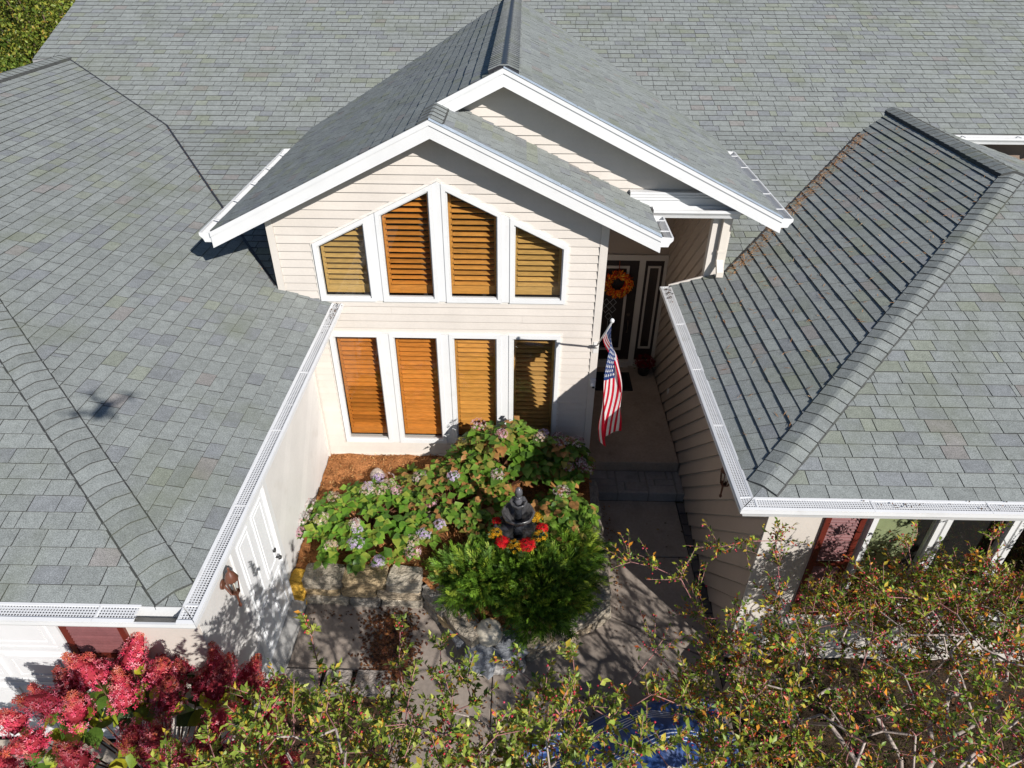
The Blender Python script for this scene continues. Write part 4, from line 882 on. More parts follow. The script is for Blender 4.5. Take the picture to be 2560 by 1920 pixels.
def hydrangea(loc, label, rx, ry, h, nst, key, size, heads, headcols, seed, lpn=(5, 9), cap=290, grp=None, skirt=.25, headR=(.075, .115), lean=(0, 0)):
    rnd = random.Random(seed); t = thing('hydrangea', loc, label, 'shrub', grp); base = Vector(loc); stems = MB((.16, .07, .04)); tips = []; cnt = 0; me = LEAFM[key]
    rest = ([], [], [], [], [])
    for i in range(nst):
        a = rnd.uniform(0, 2 * math.pi); r = math.sqrt(rnd.random()); x, y = math.cos(a) * r * rx + lean[0], math.sin(a) * r * ry + lean[1]
        z = h * (1 - .55 * r * r) * rnd.uniform(.78, 1.05); tip = base + Vector((x, y, max(.12, z))); mid = base + Vector((x * .45, y * .45, z * .55))
        stems.tube([base + Vector((x * .12, y * .12, 0)), mid, tip], [.008, .006, .004], 4, cap=False, sm=False); tips.append((tip, r))
        nl = rnd.randint(*lpn); ph = rnd.uniform(0, 6)
        for j in range(nl):
            f = 1 - .5 * (j // 2 / max(1, nl / 2)); p = mid.lerp(tip, f); an = ph + j * 2.4; out = Vector((math.cos(an), math.sin(an), rnd.uniform(-.25, .35)))
            out += Vector((x / rx, y / ry, 0)) * .35; nr = Vector((-out.x * .3 + rnd.gauss(0, .25), -out.y * .3 + rnd.gauss(0, .25) - .15, 1)); s = size * rnd.uniform(.65, 1.2) * (.75 if j < 2 else 1)
            m_ = rnd.choice(me)
            if cnt < cap: put_leaf(t, m_, p, out, nr, s, rnd.uniform(.75, 1.0)); cnt += 1
            else:
                for L_, v in zip(rest, (p - base, out, nr, s, tuple(random.choice({'hyd': HYD, 'hyb': HYB, 'red': RED}[key])))): L_.append(v)
    if rest[0]:
        V, F, C = batch_leaves([tuple(v) for v in rest[0]], [tuple(v) for v in rest[1]], [tuple(v) for v in rest[2]], rest[3], np.array(rest[3]) * .75, rest[4]); o = link('leaves', np_mesh('leaves', V, F, C, M['leaf']), t, kind='stuff')
    stems.build('stems', 'bark', t)
    tips.sort(key=lambda q: -q[0].z - rnd.random() * .4)
    for i in range(min(heads, len(tips))):
        tip, r = tips[i * len(tips) // (heads + 1)]; R = rnd.uniform(*headR); k = 64; cols = rnd.choice(headcols); P, Nn = florets((0, 0, .01), R, k, None, None, 0, .6)
        V, F, C = blossoms(P, Nn, RS.uniform(.014, .023, k), pick(k, cols, [1] * len(cols), .15), 4); V = V + np.array(tip - base + Vector((0, 0, .035))); link('flower_head', np_mesh('flower_head', V, F, C, M['petal']), t)
    return t
PINKS = [((.75, .42, .50), (.80, .60, .62), (.60, .25, .30)), ((.72, .60, .78), (.60, .45, .70)), ((.48, .33, .20), (.60, .45, .33), (.75, .62, .55)), ((.82, .72, .70), (.55, .35, .33))]
hydrangea((-.98, -1.38, .46), 'low green hydrangea with fading pink and tan heads against the white left wall', .92, .78, .50, 110, 'hyd', .15, 22, PINKS, 3, (6, 9), lean=(.05, -.05))
hydrangea((.15, -1.05, .50), 'leafy hydrangea in the middle of the bed with few pink heads', .80, .85, .56, 100, 'hyb', .14, 3, PINKS, 4, (6, 9))
hydrangea((.85, -.55, .55), 'tall green hydrangea standing under the lower right window', .82, .50, 1.06, 118, 'hyb', .16, 7, PINKS, 5, (7, 10))
hydrangea((1.62, -.50, .54), 'shaded dark hydrangea with white tipped maroon heads beside the porch', .42, .42, .80, 62, 'hyb', .15, 9, [((.80, .72, .74), (.30, .08, .10), (.24, .05, .08), (.75, .6, .62))], 6, (6, 9))
hydrangea((1.60, -1.35, .48), 'bronze tinged hydrangea right of the fountain', .46, .45, .58, 44, 'hyb', .15, 1, PINKS, 8, (6, 8))
t = thing('hosta', (-.55, -.42, .55), 'small wilted yellowing hosta on the bare mulch', 'plant')
for i in range(36):
    a = random.uniform(0, 6.3); put_leaf(t, LEAFM['red'][random.choice((0, 2, 6))], Vector((-.55, -.42, .60)) + Vector((math.cos(a), math.sin(a), 0)) * .05, Vector((math.cos(a), math.sin(a), random.uniform(-.6, .5))), Vector((0, 0, 1)), random.uniform(.12, .2), .35)
# red panicle hydrangea, bottom left
rh = thing('panicle_hydrangea', (-2.35, -4.55, 0), 'large hydrangea covered in red and pink cone flowers in front of the garage corner', 'shrub')
base = Vector((-2.35, -4.55, 0)); rnd = random.Random(21); stems = MB((.12, .06, .04)); nleaf = 0; heads = []
tgt = 0
while len(heads) < 58 and tgt < 4000:
    tgt += 1; a = rnd.uniform(0, 2 * math.pi); r = math.sqrt(rnd.random()); x, y = math.cos(a) * r * 1.30, math.sin(a) * r * .85; z = 1.86 * (1 - .48 * r * r) * rnd.uniform(.80, 1.02)
    p = base + Vector((x, y, z))
    if p.x > -1.95 and p.y > -4.05: p.z = min(p.z, 1.25)
    if all((p - q).length > .23 for q, _ in heads): heads.append((p, r))
for i, (p, r) in enumerate(heads):
    d = (Vector(((p.x - base.x) * .7 + rnd.gauss(0, .25), (p.y - base.y) * .7 + rnd.gauss(0, .25), .75))).normalized(); mid = base + Vector(((p.x - base.x) * .5, (p.y - base.y) * .5, p.z * .55))
    stems.tube([base + Vector(((p.x - base.x) * .1, (p.y - base.y) * .1, 0)), mid, p], [.012, .008, .005], 5, cap=False)
    L_ = rnd.uniform(.26, .40); k = 250; f = RS.uniform(0, 1, k) ** 1.25; rad = .135 * (1 - f) ** .8 + .014; th = RS.uniform(0, 6.283, k); ax = d.cross(Vector((.3, .1, .9))).normalized(); bx = d.cross(ax)
    A_, B_, D_ = np.array(ax), np.array(bx), np.array(d); ring = A_ * np.cos(th)[:, None] + B_ * np.sin(th)[:, None]
    P = ring * (rad * RS.uniform(.75, 1.08, k))[:, None] + D_ * (f * L_)[:, None] + np.array(p - base); Nn = ring + D_ * .35 + RS.normal(size=(k, 3)) * .35
    dark = 1.0 if rnd.random() < .58 else .55
    c0 = pick(k, ((.76, .085, .17), (.88, .24, .33), (.60, .04, .09), (.92, .42, .46)), (4, 3, 3, 1), .2); c1 = pick(k, ((.62, .16, .06), (.50, .18, .06)), (1, 1), .2); mixf = np.clip(f * 1.0 - .32 + RS.normal(size=k) * .2, 0, 1)[:, None]
    V, F, C = blossoms(P, Nn, RS.uniform(.015, .028, k), (c0 * (1 - mixf) + c1 * mixf) * dark, 4)
    hv = [np.array(p - base)]; 
    for ff, rr_ in ((.02, .09), (.35, .075), (.7, .042)):
        for q in range(7): hv.append(np.array(p - base) + D_ * (ff * L_) + (A_ * math.cos(q * .8976) + B_ * math.sin(q * .8976)) * rr_)
    hv.append(np.array(p - base) + D_ * L_ * .95); hf = []
    for q in range(7):
        r_ = (q + 1) % 7; hf += [(0, 1 + r_, 1 + q), (22, 15 + q, 15 + r_)]
        for g_ in (1, 8): hf += [(g_ + q, g_ + r_, g_ + 7 + r_), (g_ + q, g_ + 7 + r_, g_ + 7 + q)]
    F = np.concatenate([F, np.array(hf) + len(V)]); V = np.concatenate([V, np.array(hv)]); C = np.concatenate([C, np.tile(np.array([[.45, .05, .07]]) * dark, (len(hf), 1))]); link('flower_head', np_mesh('flower_head', V, F, C, M['petal']), rh)
    for j in range(5):
        an = rnd.uniform(0, 6.28); out = Vector((math.cos(an), math.sin(an), rnd.uniform(-.5, .1))) + Vector((p.x - base.x, p.y - base.y, 0)) * .3; q = mid.lerp(p, rnd.uniform(.45, .97)); put_leaf(rh, rnd.choice(LEAFM['red']), q, out, Vector((rnd.gauss(0, .3), -.3 + rnd.gauss(0, .3), 1)), rnd.uniform(.13, .22), .8)
stems.build('stems', 'bark', rh)

# low evergreen
def evergreen(loc, label, blobs, nspray, seed):
    t = thing('evergreen_shrub', loc, label, 'shrub'); base = np.array(loc); rs = np.random.RandomState(seed); VV = []; FF = []; CC = []; nv = 0
    for (cx, cy, cz, rx, ry, rz, wgt) in blobs:
        k = int(nspray * wgt); v = rs.normal(size=(k, 3)); v[:, 2] = np.abs(v[:, 2]) * .9 + .02; v /= np.linalg.norm(v, axis=1)[:, None]
        az = np.arctan2(v[:, 1], v[:, 0]); lump = (1 + .16 * np.sin(5 * az + cx * 9) + .12 * np.sin(9 * az + 7 * v[:, 2]) + .12 * np.sin(8 * v[:, 2] + 3 * az))[:, None]; P = np.array([cx, cy, cz]) + v * [rx, ry, rz] * rs.uniform(.5, 1.02, (k, 1)) * lump; D = v * [1, 1, .55] + rs.normal(size=(k, 3)) * .45 + [0, 0, .15]; D /= np.linalg.norm(D, axis=1)[:, None]
        S = np.cross(D, rs.normal(size=(k, 3)) * .5 + [0, 0, 1]); S /= np.linalg.norm(S, axis=1)[:, None]; N_ = np.cross(S, D); L = rs.uniform(.12, .25, k)
        col = pick(k, ((.085, .17, .015), (.14, .25, .022), (.05, .11, .012), (.24, .32, .03), (.28, .22, .04)), (4, 4, 3, 2.2, .4), .2)
        for j in range(18):
            f = .1 + .9 * j / 18; sd = 1 if j % 2 else -1; b0 = P + D * (L * f)[:, None]; ang = .62 - .25 * f; bl = (L * (.52 * (1 - f * .75)) + .012)[:, None]
            dd = D * math.cos(ang) + S * (sd * math.sin(ang)) - N_ * .12 + rs.normal(size=(k, 3)) * .12; wv = np.cross(dd, N_); wv /= np.linalg.norm(wv, axis=1)[:, None]; w = .0042
            V = np.stack([b0 - wv * w, b0 + dd * bl * .5 + wv * w * 1.3, b0 + dd * bl, b0 + dd * bl * .5 - wv * w * 1.3], 1).reshape(-1, 3); o = nv + np.arange(k)[:, None] * 4
            VV.append(V); FF.append(o + [0, 1, 2, 3]); CC.append(col * (.8 + .5 * f) * rs.uniform(.85, 1.15, (k, 1))); nv += 4 * k
    V = np.concatenate(VV) - base; link('crown', np_mesh('crown', V, np.concatenate(FF), np.concatenate(CC), M['needle']), t)
    b = MB((.10, .06, .035)); core = MB((.02, .03, .01))
    for i in range(14):
        bl = blobs[i % len(blobs)]; e = Vector((bl[0] + random.uniform(-.6, .6) * bl[3], bl[1] + random.uniform(-.6, .6) * bl[4], bl[2] + bl[5] * .5)); l0 = Vector(loc) + Vector((0, 0, .0)); b.tube([l0, l0.lerp(e, .5) + Vector((0, 0, -.05)), e], [.02, .014, .006], 5)
    b.build('branches', 'bark', t); return t
evergreen((1.05, -2.25, .42), 'spreading feathery dark green evergreen at the front of the planter', [(.66, -2.16, .45, .60, .38, .28, .34), (1.34, -2.25, .45, .56, .40, .30, .36), (1.66, -1.75, .48, .34, .42, .30, .17), (1.28, -2.62, .40, .32, .28, .24, .11)], 4200, 5)

# ================================================================== trees
def grow(root, pts, seed):
    rs = np.random.RandomState(seed); nodes = [np.array(r, float) for r in root]; par = [-1] + list(range(len(root) - 1))
    pts = sorted(pts, key=lambda p: np.linalg.norm(np.array(p) - nodes[-1]))
    arr = np.array(nodes)
    for p in pts:
        p = np.array(p); d = np.linalg.norm(arr - p, axis=1) + (np.arange(len(arr)) < len(root) - 1) * 1.0; i = int(np.argmin(d)); a = arr[i]; L = np.linalg.norm(p - a)
        n = max(1, int(L / .22)); prev = i
        for s in range(1, n + 1):
            q = a + (p - a) * s / n + (rs.normal(size=3) * .022 * min(1, L * 2) if s < n else 0) + np.array([0, 0, .06 * math.sin(math.pi * s / n) * L]); par.append(prev); arr = np.vstack([arr, q]); prev = len(arr) - 1
    return arr, par
def berry_tree(name, loc, root, samples, label, nleafper, seed, cols, w, lsize, nberry, bark=(.42, .35, .31), single=300, twig_up=.5, tlen=(.10, .34), grp=None):
    t = thing(name, loc, label, 'tree', grp); o = np.array(loc); arr, par = grow(root, samples, seed); n = len(arr); cnt = np.zeros(n); ch = [[] for _ in range(n)]
    for i in range(n - 1, 0, -1): cnt[par[i]] += cnt[i] + 1
    for i in range(1, n): ch[par[i]].append(i)
    rad = .0021 * (cnt + 1) ** .46 + .0016; b = MB(bark); rs = np.random.RandomState(seed + 1)
    for i in range(1, n):
        b.tube([arr[par[i]], arr[i]], [float(min(rad[par[i]], rad[i] * 1.5)), float(rad[i])], 5 if rad[i] > .006 else 4, vj(bark if rad[i] > .006 else (.34, .16, .15), .2), cap=False)
    # twigs with leaves
    P = []; D = []; Nn = []; Ls = []; BP = []
    tw = np.where(cnt < 5)[0]; tw = tw[tw >= len(root)]
    for i in tw:
        for rep in range(nleafper[0]):
            d = arr[i] - arr[par[i]]; d = d / (np.linalg.norm(d) + 1e-6) * .6 + rs.normal(size=3) * .55 + [0, 0, twig_up]; d /= np.linalg.norm(d); L = rs.uniform(*tlen); s = arr[i] + rs.normal(size=3) * .01
            bend = rs.normal(size=3) * .12; e = s + d * L + bend * L
            b.tube([s, s + d * L * .5 + bend * L * .1, e], [.004, .003, .0018], 3, (.42, .22, .20), cap=False)
            m_ = int(nleafper[1] * (.5 + L / tlen[1])); 
            for j in range(m_):
                f = (j + rs.uniform(0, 1)) / m_; p = s + d * L * f + bend * L * f * f; q = rs.normal(size=3); q -= d * (q @ d); q /= np.linalg.norm(q); dd = q * .9 + d * .7 + [0, 0, .15]
                P.append(p); D.append(dd); Nn.append(d * .7 + rs.normal(size=3) * .45 + [0, -.15, .6]); Ls.append(rs.uniform(*lsize))
            if rs.uniform() < nberry:
                for j in range(rs.randint(2, 6)): BP.append(s + d * L * rs.uniform(.2, 1) + rs.normal(size=3) * .018 + [0, 0, -.02])
    b.build('trunk', 'bark', t)
    k = len(P); C = pick(k, cols, w, .25); P = np.array(P); D = np.array(D); Nn = np.array(Nn); Ls = np.array(Ls)
    dist = np.linalg.norm(P - np.array(CAM), axis=1) / Ls; order = np.argsort(dist); vis = []
    for i in order:
        pr = project(P[i])
        if pr and 0 < pr[0] < 2560 and 0 < pr[1] < 1920: vis.append(i)
        if len(vis) >= single: break
    mask = np.ones(k, bool); mask[vis] = False
    V, F, CC = batch_leaves(P[mask] - o, D[mask], Nn[mask], Ls[mask], Ls[mask] * .46, C[mask]); link('crown', np_mesh('crown', V, F, CC, M['leaf']), t, kind='stuff')
    var = []
    for ci, c in enumerate(cols):
        for q in (0, 1):
            V, F, CC = batch_leaves([(0, 0, 0)], [(0, 1, 0)], [(0, 0, 1)], [1.], [.48 + .1 * q], [tuple(x * (1 + .15 * q) for x in c)], .16, .1 + .15 * q); var.append(np_mesh('leaf', V, F, CC, M['leaf']))
    ww = np.array(w, float) / sum(w)
    for i in vis: put_leaf(t, var[2 * rs.choice(len(cols), p=ww) + rs.randint(2)], Vector(P[i]), Vector(D[i]), Vector(Nn[i]), float(Ls[i]))
    if BP:
        BP = np.array(BP) - o; kb = len(BP); r = rs.uniform(.007, .012, (kb, 1)); oc = np.array([(1, 0, 0), (-1, 0, 0), (0, 1, 0), (0, -1, 0), (0, 0, 1), (0, 0, -1)]); V = (BP[:, None, :] + oc[None] * r[:, None, :]).reshape(-1, 3); of = np.arange(kb)[:, None] * 6
        F = np.concatenate([of + f for f in ([0, 2, 4], [2, 1, 4], [1, 3, 4], [3, 0, 4], [2, 0, 5], [1, 2, 5], [3, 1, 5], [0, 3, 5])], 1).reshape(-1, 3); C = np.repeat(pick(kb, ((.48, .025, .05), (.60, .07, .12), (.32, .015, .03)), (2, 1, 1), .2), 8, axis=0)
        link('berries', np_mesh('berries', V, F, C, M['berry'], True), t, kind='stuff')
    return t, k
def ell(rs, n, c, r, hollow=.0):
    out = []
    while len(out) < n:
        v = rs.uniform(-1, 1, 3)
        if hollow < v @ v < 1: out.append(np.array(c) + v * r)
    return out
AUT = ((.22, .33, .035), (.13, .22, .028), (.38, .42, .05), (.58, .44, .05), (.74, .30, .03), (.62, .13, .03), (.08, .14, .02))
rs = np.random.RandomState(3)
S = ell(rs, 520, (4.7, -4.75, 1.9), (2.3, 1.45, 1.05)) + ell(rs, 160, (5.6, -4.0, 1.8), (2.2, .8, .85)) + ell(rs, 150, (4.2, -5.7, 2.2), (2.0, .9, .9)) + ell(rs, 70, (3.0, -4.4, 1.9), (.7, .8, .8))
S += ell(rs, 190, (5.4, -3.5, 1.55), (1.8, .38, .75)) 
LT = np.array(SUN_TRAVEL)
def lit_gap(p):
    g_ = np.array(p) + LT * (p[2] / -LT[2]); return 1.95 < g_[0] < 3.05 and -3.1 < g_[1] < -1.5
S = [p for p in S if p[1] < -3.15 and not (lit_gap(p) and rs.uniform() < .72)]
S += [(2.05, -3.45, 2.35), (2.5, -3.6, 2.3), (2.75, -3.4, 1.8), (2.2, -4.2, 2.1), (2.9, -3.3, 2.4), (1.9, -4.5, 2.0), (3.4, -3.3, 2.5), (5.3, -3.35, 2.65), (6.0, -3.3, 2.8), (4.6, -3.35, 2.5), (6.4, -3.5, 2.5), (6.2, -3.9, 3.2)]
print('LEAVES',berry_tree('berry_tree', (4.6, -5.4, 0), [(4.6, -5.4, 0), (4.62, -5.35, .4), (4.66, -5.2, .8), (4.6, -5.0, 1.2)], S, 'wide autumn berry tree filling the lower right corner below the right wing window', (7, 10), 31, AUT, (4, 4, 4, 2.4, 1.6, .8, 3), (.030, .060), .55, twig_up=.35)[1])
S = ell(rs, 380, (.5, -5.55, 2.35), (2.0, .85, .75)) + ell(rs, 150, (1.7, -5.3, 2.3), (1.0, .65, .6)) + ell(rs, 40, (-.9, -5.3, 1.6), (.8, .5, .6))
S = [p for p in S if -6.6 < p[1] < -4.9]
def over_sheet(p):
    q = project(p); return q and 1440 < q[0] < 1860 and q[1] > 1740
S = [p for p in S if not (over_sheet(p) and rs.uniform() < .6)]
for (x, y, z) in ((-.62, -4.40, 2.55), (.06, -4.36, 2.55), (.38, -4.44, 2.45), (1.02, -4.78, 2.7), (.66, -4.84, 2.7), (1.42, -4.72, 2.75), (-.30, -4.76, 2.2)):
    for q in range(4): S.append((x + .03 * q + random.uniform(-.03, .03), y - .15 * q, z - .26 * q))
YEL = ((.27, .35, .05), (.19, .28, .04), (.40, .43, .08), (.52, .40, .05), (.60, .27, .04), (.11, .17, .025))
print('LEAVES',berry_tree('berry_tree', (.7, -6.7, 0), [(.7, -6.7, 0), (.68, -6.6, .5), (.64, -6.4, 1.0), (.6, -6.1, 1.5)], S, 'open yellow green berry tree with upright shoots across the bottom of the walkway', (4, 11), 47, YEL, (4, 3, 3, 1.5, .7, 2), (.036, .07), .55, twig_up=.75, tlen=(.10, .26))[1])

# trees behind the house, top left
def far_tree(loc, r, h, label, cols, w, seed, k=14000):
    t = thing('leafy_tree', loc, label, 'tree', 'trees behind the house'); rs = np.random.RandomState(seed); c = np.array([0, 0, h - r[2]]); b = MB((.16, .11, .08)); L0 = Vector(loc)
    b.tube([L0, L0 + Vector((.1, 0, h * .4)), L0 + Vector((0, .1, h * .75))], [.16, .12, .05], 8)
    cl = []
    for i in range(70):
        v = rs.normal(size=3); v[2] = abs(v[2]) * 1.1 - .15; v /= np.linalg.norm(v); p = c + v * r * rs.uniform(.6, 1); cl.append(p); b.tube([L0 + Vector((0, 0, h * rs.uniform(.35, .7))), L0 + Vector(p) * .6 + Vector((0, 0, h * .2)), L0 + Vector(p)], [.04, .02, .008], 5)
    b.build('trunk', 'bark', t); kk = k // 70; P = []; C = []
    for p in cl:
        q = rs.normal(size=(kk, 3)) * [.30, .30, .2] * (r[0] / 1.6); P.append(p + q); C.append(pick(kk, cols, w, .2) * rs.uniform(.75, 1.2))
    P = np.concatenate(P); C = np.concatenate(C); n = len(P); ls = rs.uniform(.06, .12, n); V, F, CC = batch_leaves(P, rnd_unit(n), rnd_unit(n, 1.2), ls, ls * .6, C); link('crown', np_mesh('crown', V, F, CC, M['leaf']), t)
GR = ((.13, .20, .03), (.19, .26, .04), (.08, .13, .02), (.30, .28, .05))
far_tree((-10.7, 7.4, 0), (1.8, 1.9, 2.0), 5.0, 'bright green tree just behind the left wing ridge', GR, (3, 3, 2, 1), 1)
far_tree((-10.5, 10.2, 0), (1.9, 1.9, 2.2), 6.2, 'yellow green tree beside the top left roof edge', ((.22, .28, .04), (.30, .30, .05), (.12, .18, .03), (.42, .30, .05)), (3, 2, 2, .6), 2)
far_tree((-13.0, 9.0, 0), (2.0, 2.0, 2.2), 6.0, 'dark green tree at the very top left corner', ((.07, .13, .025), (.11, .18, .03), (.16, .20, .03)), (3, 2, 1), 3)
far_tree((-10.9, 13.6, 0), (2.2, 2.0, 2.4), 7.2, 'golden tinged tree farthest behind the left roof edge', ((.26, .27, .05), (.18, .22, .04), (.36, .26, .05)), (3, 2, 1), 4)
far_tree((-12.9, 5.6, 0), (2.0, 1.9, 1.8), 4.6, 'green tree lowest at the left picture edge behind the ridge', GR, (3, 1, 4, 1), 5)
gcol = ((.08, .13, .025), (.12, .17, .03), (.20, .19, .04))
tag(litter('undergrowth', 9000, lambda: (random.uniform(-19, -8.6), random.uniform(4, 19)), lambda x, y: random.random() * .9, (.08, .16), .6, gcol, (3, 2, 1), flat=1.2), kind='stuff')

# ================================================================== flag, wreath, mat, pot, sheet, drone
fl = thing('flag', (2.02, -.03, 2.54), 'American flag hanging limp from a white pole on the corner board', 'flag')
A0 = Vector((2.02, -.03, 2.54)); A1 = Vector((1.99, -1.34, 3.68))
b = MB((.72, .72, .72)); b.tube([A0, A1], .011, 8); b.lathe(A1, [(.011, -.01), (.022, 0), (.024, .02), (.012, .038)], 10); b.build('pole', 'trim', fl)
b = MB((.70, .69, .66)); b.box(1.985, 2.055, -.036, -.0285, 2.45, 2.62); b.tube([A0 + Vector((0, .0, 0)), A0.lerp(A1, .07)], .022, 8); b.build('bracket', 'trim', fl)
NU, NV = 39, 44; FL = 1.52
hp = [A1.lerp(A0, .02 + .50 * i / NU) for i in range(NU + 1)]
def flagpt(i, j):
    u = i / NU; v = j / NV; a = hp[i]; g_ = min(1, v / .26); g_ = g_ * g_ * (3 - 2 * g_)
    ph = math.pi * (1.2 * u - .62 * v) - .70; w = .05 + .105 * min(1, v / .85)
    S_ = math.sin(ph) * .9 + math.sin(3 * ph) * -.06 + .06 * math.sin(7 * u + 5 * v)
    x = 2.03 + .12 * v + w * S_ + .012 * math.sin(11 * v + 3 * u); y = -1.24 + .17 * (u - .3) + .05 * math.cos(ph) + .018 * math.sin(6 * v + 9 * u)
    z = hp[0].z + (a.z - hp[0].z) * (1 - .55 * g_) - v * (1.72 - .30 * u)
    return Vector((a.x * (1 - g_) + x * g_, a.y * (1 - g_) + y * g_, z))
grid = [[flagpt(i, j) for j in range(NV + 1)] for i in range(NU + 1)]
RD, WT, BL = (.60, .012, .035), (.80, .79, .78), (.018, .05, .19)
c = MB()
for i in range(NU):
    for j in range(NV):
        st = i // 3; col = RD if st % 2 == 0 else WT
        if st < 7 and j < 20: col = BL
        if j == 0: col = WT
        c.face([grid[i][j], grid[i + 1][j], grid[i + 1][j + 1], grid[i][j + 1]], col, True)
co = c.build('cloth', 'cloth', fl)
st = MB(WT)
def fp(i, j):
    i0 = min(int(i), NU - 1); j0 = min(int(j), NV - 1); fi = i - i0; fj = j - j0; return (grid[i0][j0] * (1 - fi) + grid[i0 + 1][j0] * fi) * (1 - fj) + (grid[i0][j0 + 1] * (1 - fi) + grid[i0 + 1][j0 + 1] * fi) * fj
for r in range(9):
    for cc in range(6 if r % 2 == 0 else 5):
        ci = 21 * (r + 1) / 10; cj = .8 + 19.2 * ((2 * cc + 1 + (r % 2)) / 12)
        for sgn in (1, -1):
            pts = []
            for k in range(10):
                rr = .030 if k % 2 == 0 else .012; th = math.pi * k / 5; pts.append((ci + rr * math.sin(th) / .0159, cj + rr * math.cos(th) / .0345))
            a0 = fp(ci, cj); nn = (fp(ci + .6, cj) - a0).cross(fp(ci, cj + .6) - a0).normalized() * (.0025 * sgn)
            ring = [fp(max(0.05, min(20.9, a)), max(.05, min(19.95, b_))) + nn for a, b_ in pts]; ce = a0 + nn
            for k in range(10): st.face([ce, ring[k], ring[(k + 1) % 10]])
st.build('stars', 'cloth', fl)

wr = thing('wreath', (2.68, YD - .10, 2.06), 'round autumn wreath of orange and yellow leaves hung on the dark front door', 'wreath'); WC = Vector((2.68, YD - .11, 2.06))
b = MB((.14, .08, .04)); b.tube([WC + Vector((math.cos(k * math.pi / 12) * .17, 0, math.sin(k * math.pi / 12) * .17)) for k in range(25)], .03, 6, cap=False); b.build('vine_ring', 'bark', wr)
b = MB((.25, .06, .03)); b.tube([WC + Vector((0, -.01, .17)), WC + Vector((0, .03, .40))], .008, 5); b.build('hanger', 'bark', wr)
k = 620; th = RS.uniform(0, 6.283, k); ph = RS.uniform(0, 6.283, k); rr = .17 + .05 * np.cos(ph); P = np.stack([rr * np.cos(th), -.02 - .05 * np.abs(np.sin(ph)), rr * np.sin(th)], 1); D = np.stack([np.cos(th) * .45 + np.sin(th) * .9, -.35 + 0 * th, np.sin(th) * .45 - np.cos(th) * .9], 1) + RS.normal(size=(k, 3)) * .45
l = RS.uniform(.04, .085, k); V, F, C = batch_leaves(P, D, np.tile([0, -1., .3], (k, 1)) + RS.normal(size=(k, 3)) * .4, l, l * .42, pick(k, ((.80, .17, .012), (.80, .32, .03), (.55, .04, .012), (.85, .50, .06), (.30, .06, .02)), (5, 2, 3, 1, 2))); V = V + np.array([0, -.01, 0]); link('leaves', np_mesh('leaves', V, F, C, M['petal']), wr, kind='stuff')

dm = thing('doormat', (2.68, 2.32, .333), 'black doormat lying in front of the door on the porch', 'doormat'); b = MB((.018, .018, .02)); b.box(2.36, 3.02, 2.06, 2.62, .335, .348); mo = b.build('pad', 'mat', dm)
b = MB((.03, .03, .032)); o = [(2.36, 2.06), (3.02, 2.06), (3.02, 2.62), (2.36, 2.62)]; b.ring([(x, y, .3485) for x, y in o], [(x, y, .3485) for x, y in inset(o, .04)], (0, 0, .006)); b.build('border', 'mat', dm)
pt = mum(3.28, 2.62, .50, .19, 'dark', 'dark red potted mum beside the front door sidelight', None)
b = MB((.03, .025, .025)); b.lathe((3.28, 2.62, .335), [(.09, 0), (.125, .17), (.135, .18), (.135, .20), (.11, .20)], 18); b.build('pot', 'metal', pt)

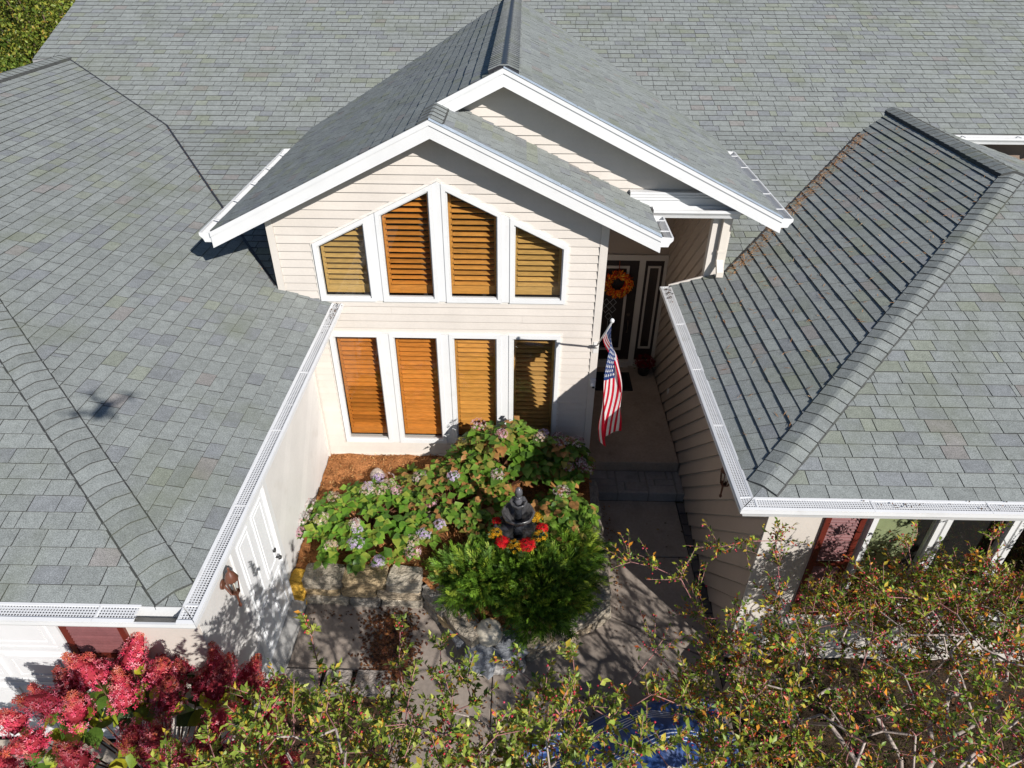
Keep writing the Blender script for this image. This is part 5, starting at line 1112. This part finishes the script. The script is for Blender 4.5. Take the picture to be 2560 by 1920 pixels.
# blue striped sheet over a low plant by the front walk
sh = thing('striped_cloth', (2.3, -4.1, 0), 'crumpled dark blue cloth with thin white stripes lying under the berry branches', 'cloth'); n = 46; G = [[None] * (n + 1) for _ in range(n + 1)]; rnd = random.Random(5)
for i in range(n + 1):
    for j in range(n + 1):
        u = i / n - .5; v = j / n - .5; x = 2.32 + u * 2.2 * math.cos(.25) - v * 1.4 * math.sin(.25); y = -4.35 + u * 2.2 * math.sin(.25) + v * 1.4 * math.cos(.25); d = math.hypot((x - 2.45) / .85, (y + 4.05) / .6); z = .62 * max(0, 1 - d) ** .75 + .05 + .05 * math.sin(9 * u + 4 * math.sin(7 * v)) * min(1, d) + .02 * math.sin(23 * u - 19 * v)
        G[i][j] = Vector((x, y, max(.02, z)))
b = MB()
for i in range(n):
    for j in range(n):
        m_ = (j * 1.0) % 9; k_ = (i * 1.0) % 15
        for s_ in range(4):
            f0, f1 = s_ / 4, (s_ + 1) / 4; p = [G[i][j].lerp(G[i][j + 1], f0), G[i + 1][j].lerp(G[i + 1][j + 1], f0), G[i + 1][j].lerp(G[i + 1][j + 1], f1), G[i][j].lerp(G[i][j + 1], f1)]
            white = (m_ in (0, 1, 2, 3) and s_ in (0,)) ; b.face(p, (.62, .64, .68) if white else (.022, .06, .20), True)
b.build('fabric', 'fabric', sh)

# the drone that hovers at the camera: its shadow lies on the left roof
dr = thing('drone', tuple(CAM + Vector((0, -.02, .10))), 'small grey quadcopter hovering in front of the house, its shadow falling on the left roof', 'drone'); DC = CAM + Vector((0, -.03, .11))
b = MB((.20, .20, .21)); b.hexa([DC + Vector(p) for p in ((-.05, -.12, -.035), (.05, -.12, -.035), (.045, .10, -.035), (-.045, .10, -.035), (-.04, -.11, .04), (.04, -.11, .04), (.035, .08, .035), (-.035, .08, .035))]); b.build('body', 'metal', dr)
for (sx, sy) in ((-1, -1), (1, -1), (-1, 1), (1, 1)):
    e = DC + Vector((sx * .185, sy * .15 + .01, .035)); b = MB((.18, .18, .19)); b.tube([DC + Vector((sx * .035, sy * .07, .0)), e], [.018, .011], 6); b.tube([e + Vector((0, 0, -.02)), e + Vector((0, 0, .022))], .017, 8); b.tube([e + Vector((0, 0, -.01)), e + Vector((0, 0, -.09))], [.009, .006], 5); b.build('arm', 'metal', dr)
    b = MB((.05, .05, .05)); a = random.uniform(0, 3.1)
    for s_ in (1, -1):
        d = Vector((math.cos(a), math.sin(a), 0)) * s_; q = Vector((-d.y, d.x, 0)); z = Vector((0, 0, .026)); b.prism([e + z + q * .006, e + z + d * .05 + q * .014, e + z + d * .125 + q * .004, e + z + d * .125 - q * .004, e + z + d * .04 - q * .008, e + z - q * .006], (0, 0, .003))
    b.build('propeller', 'metal', dr)
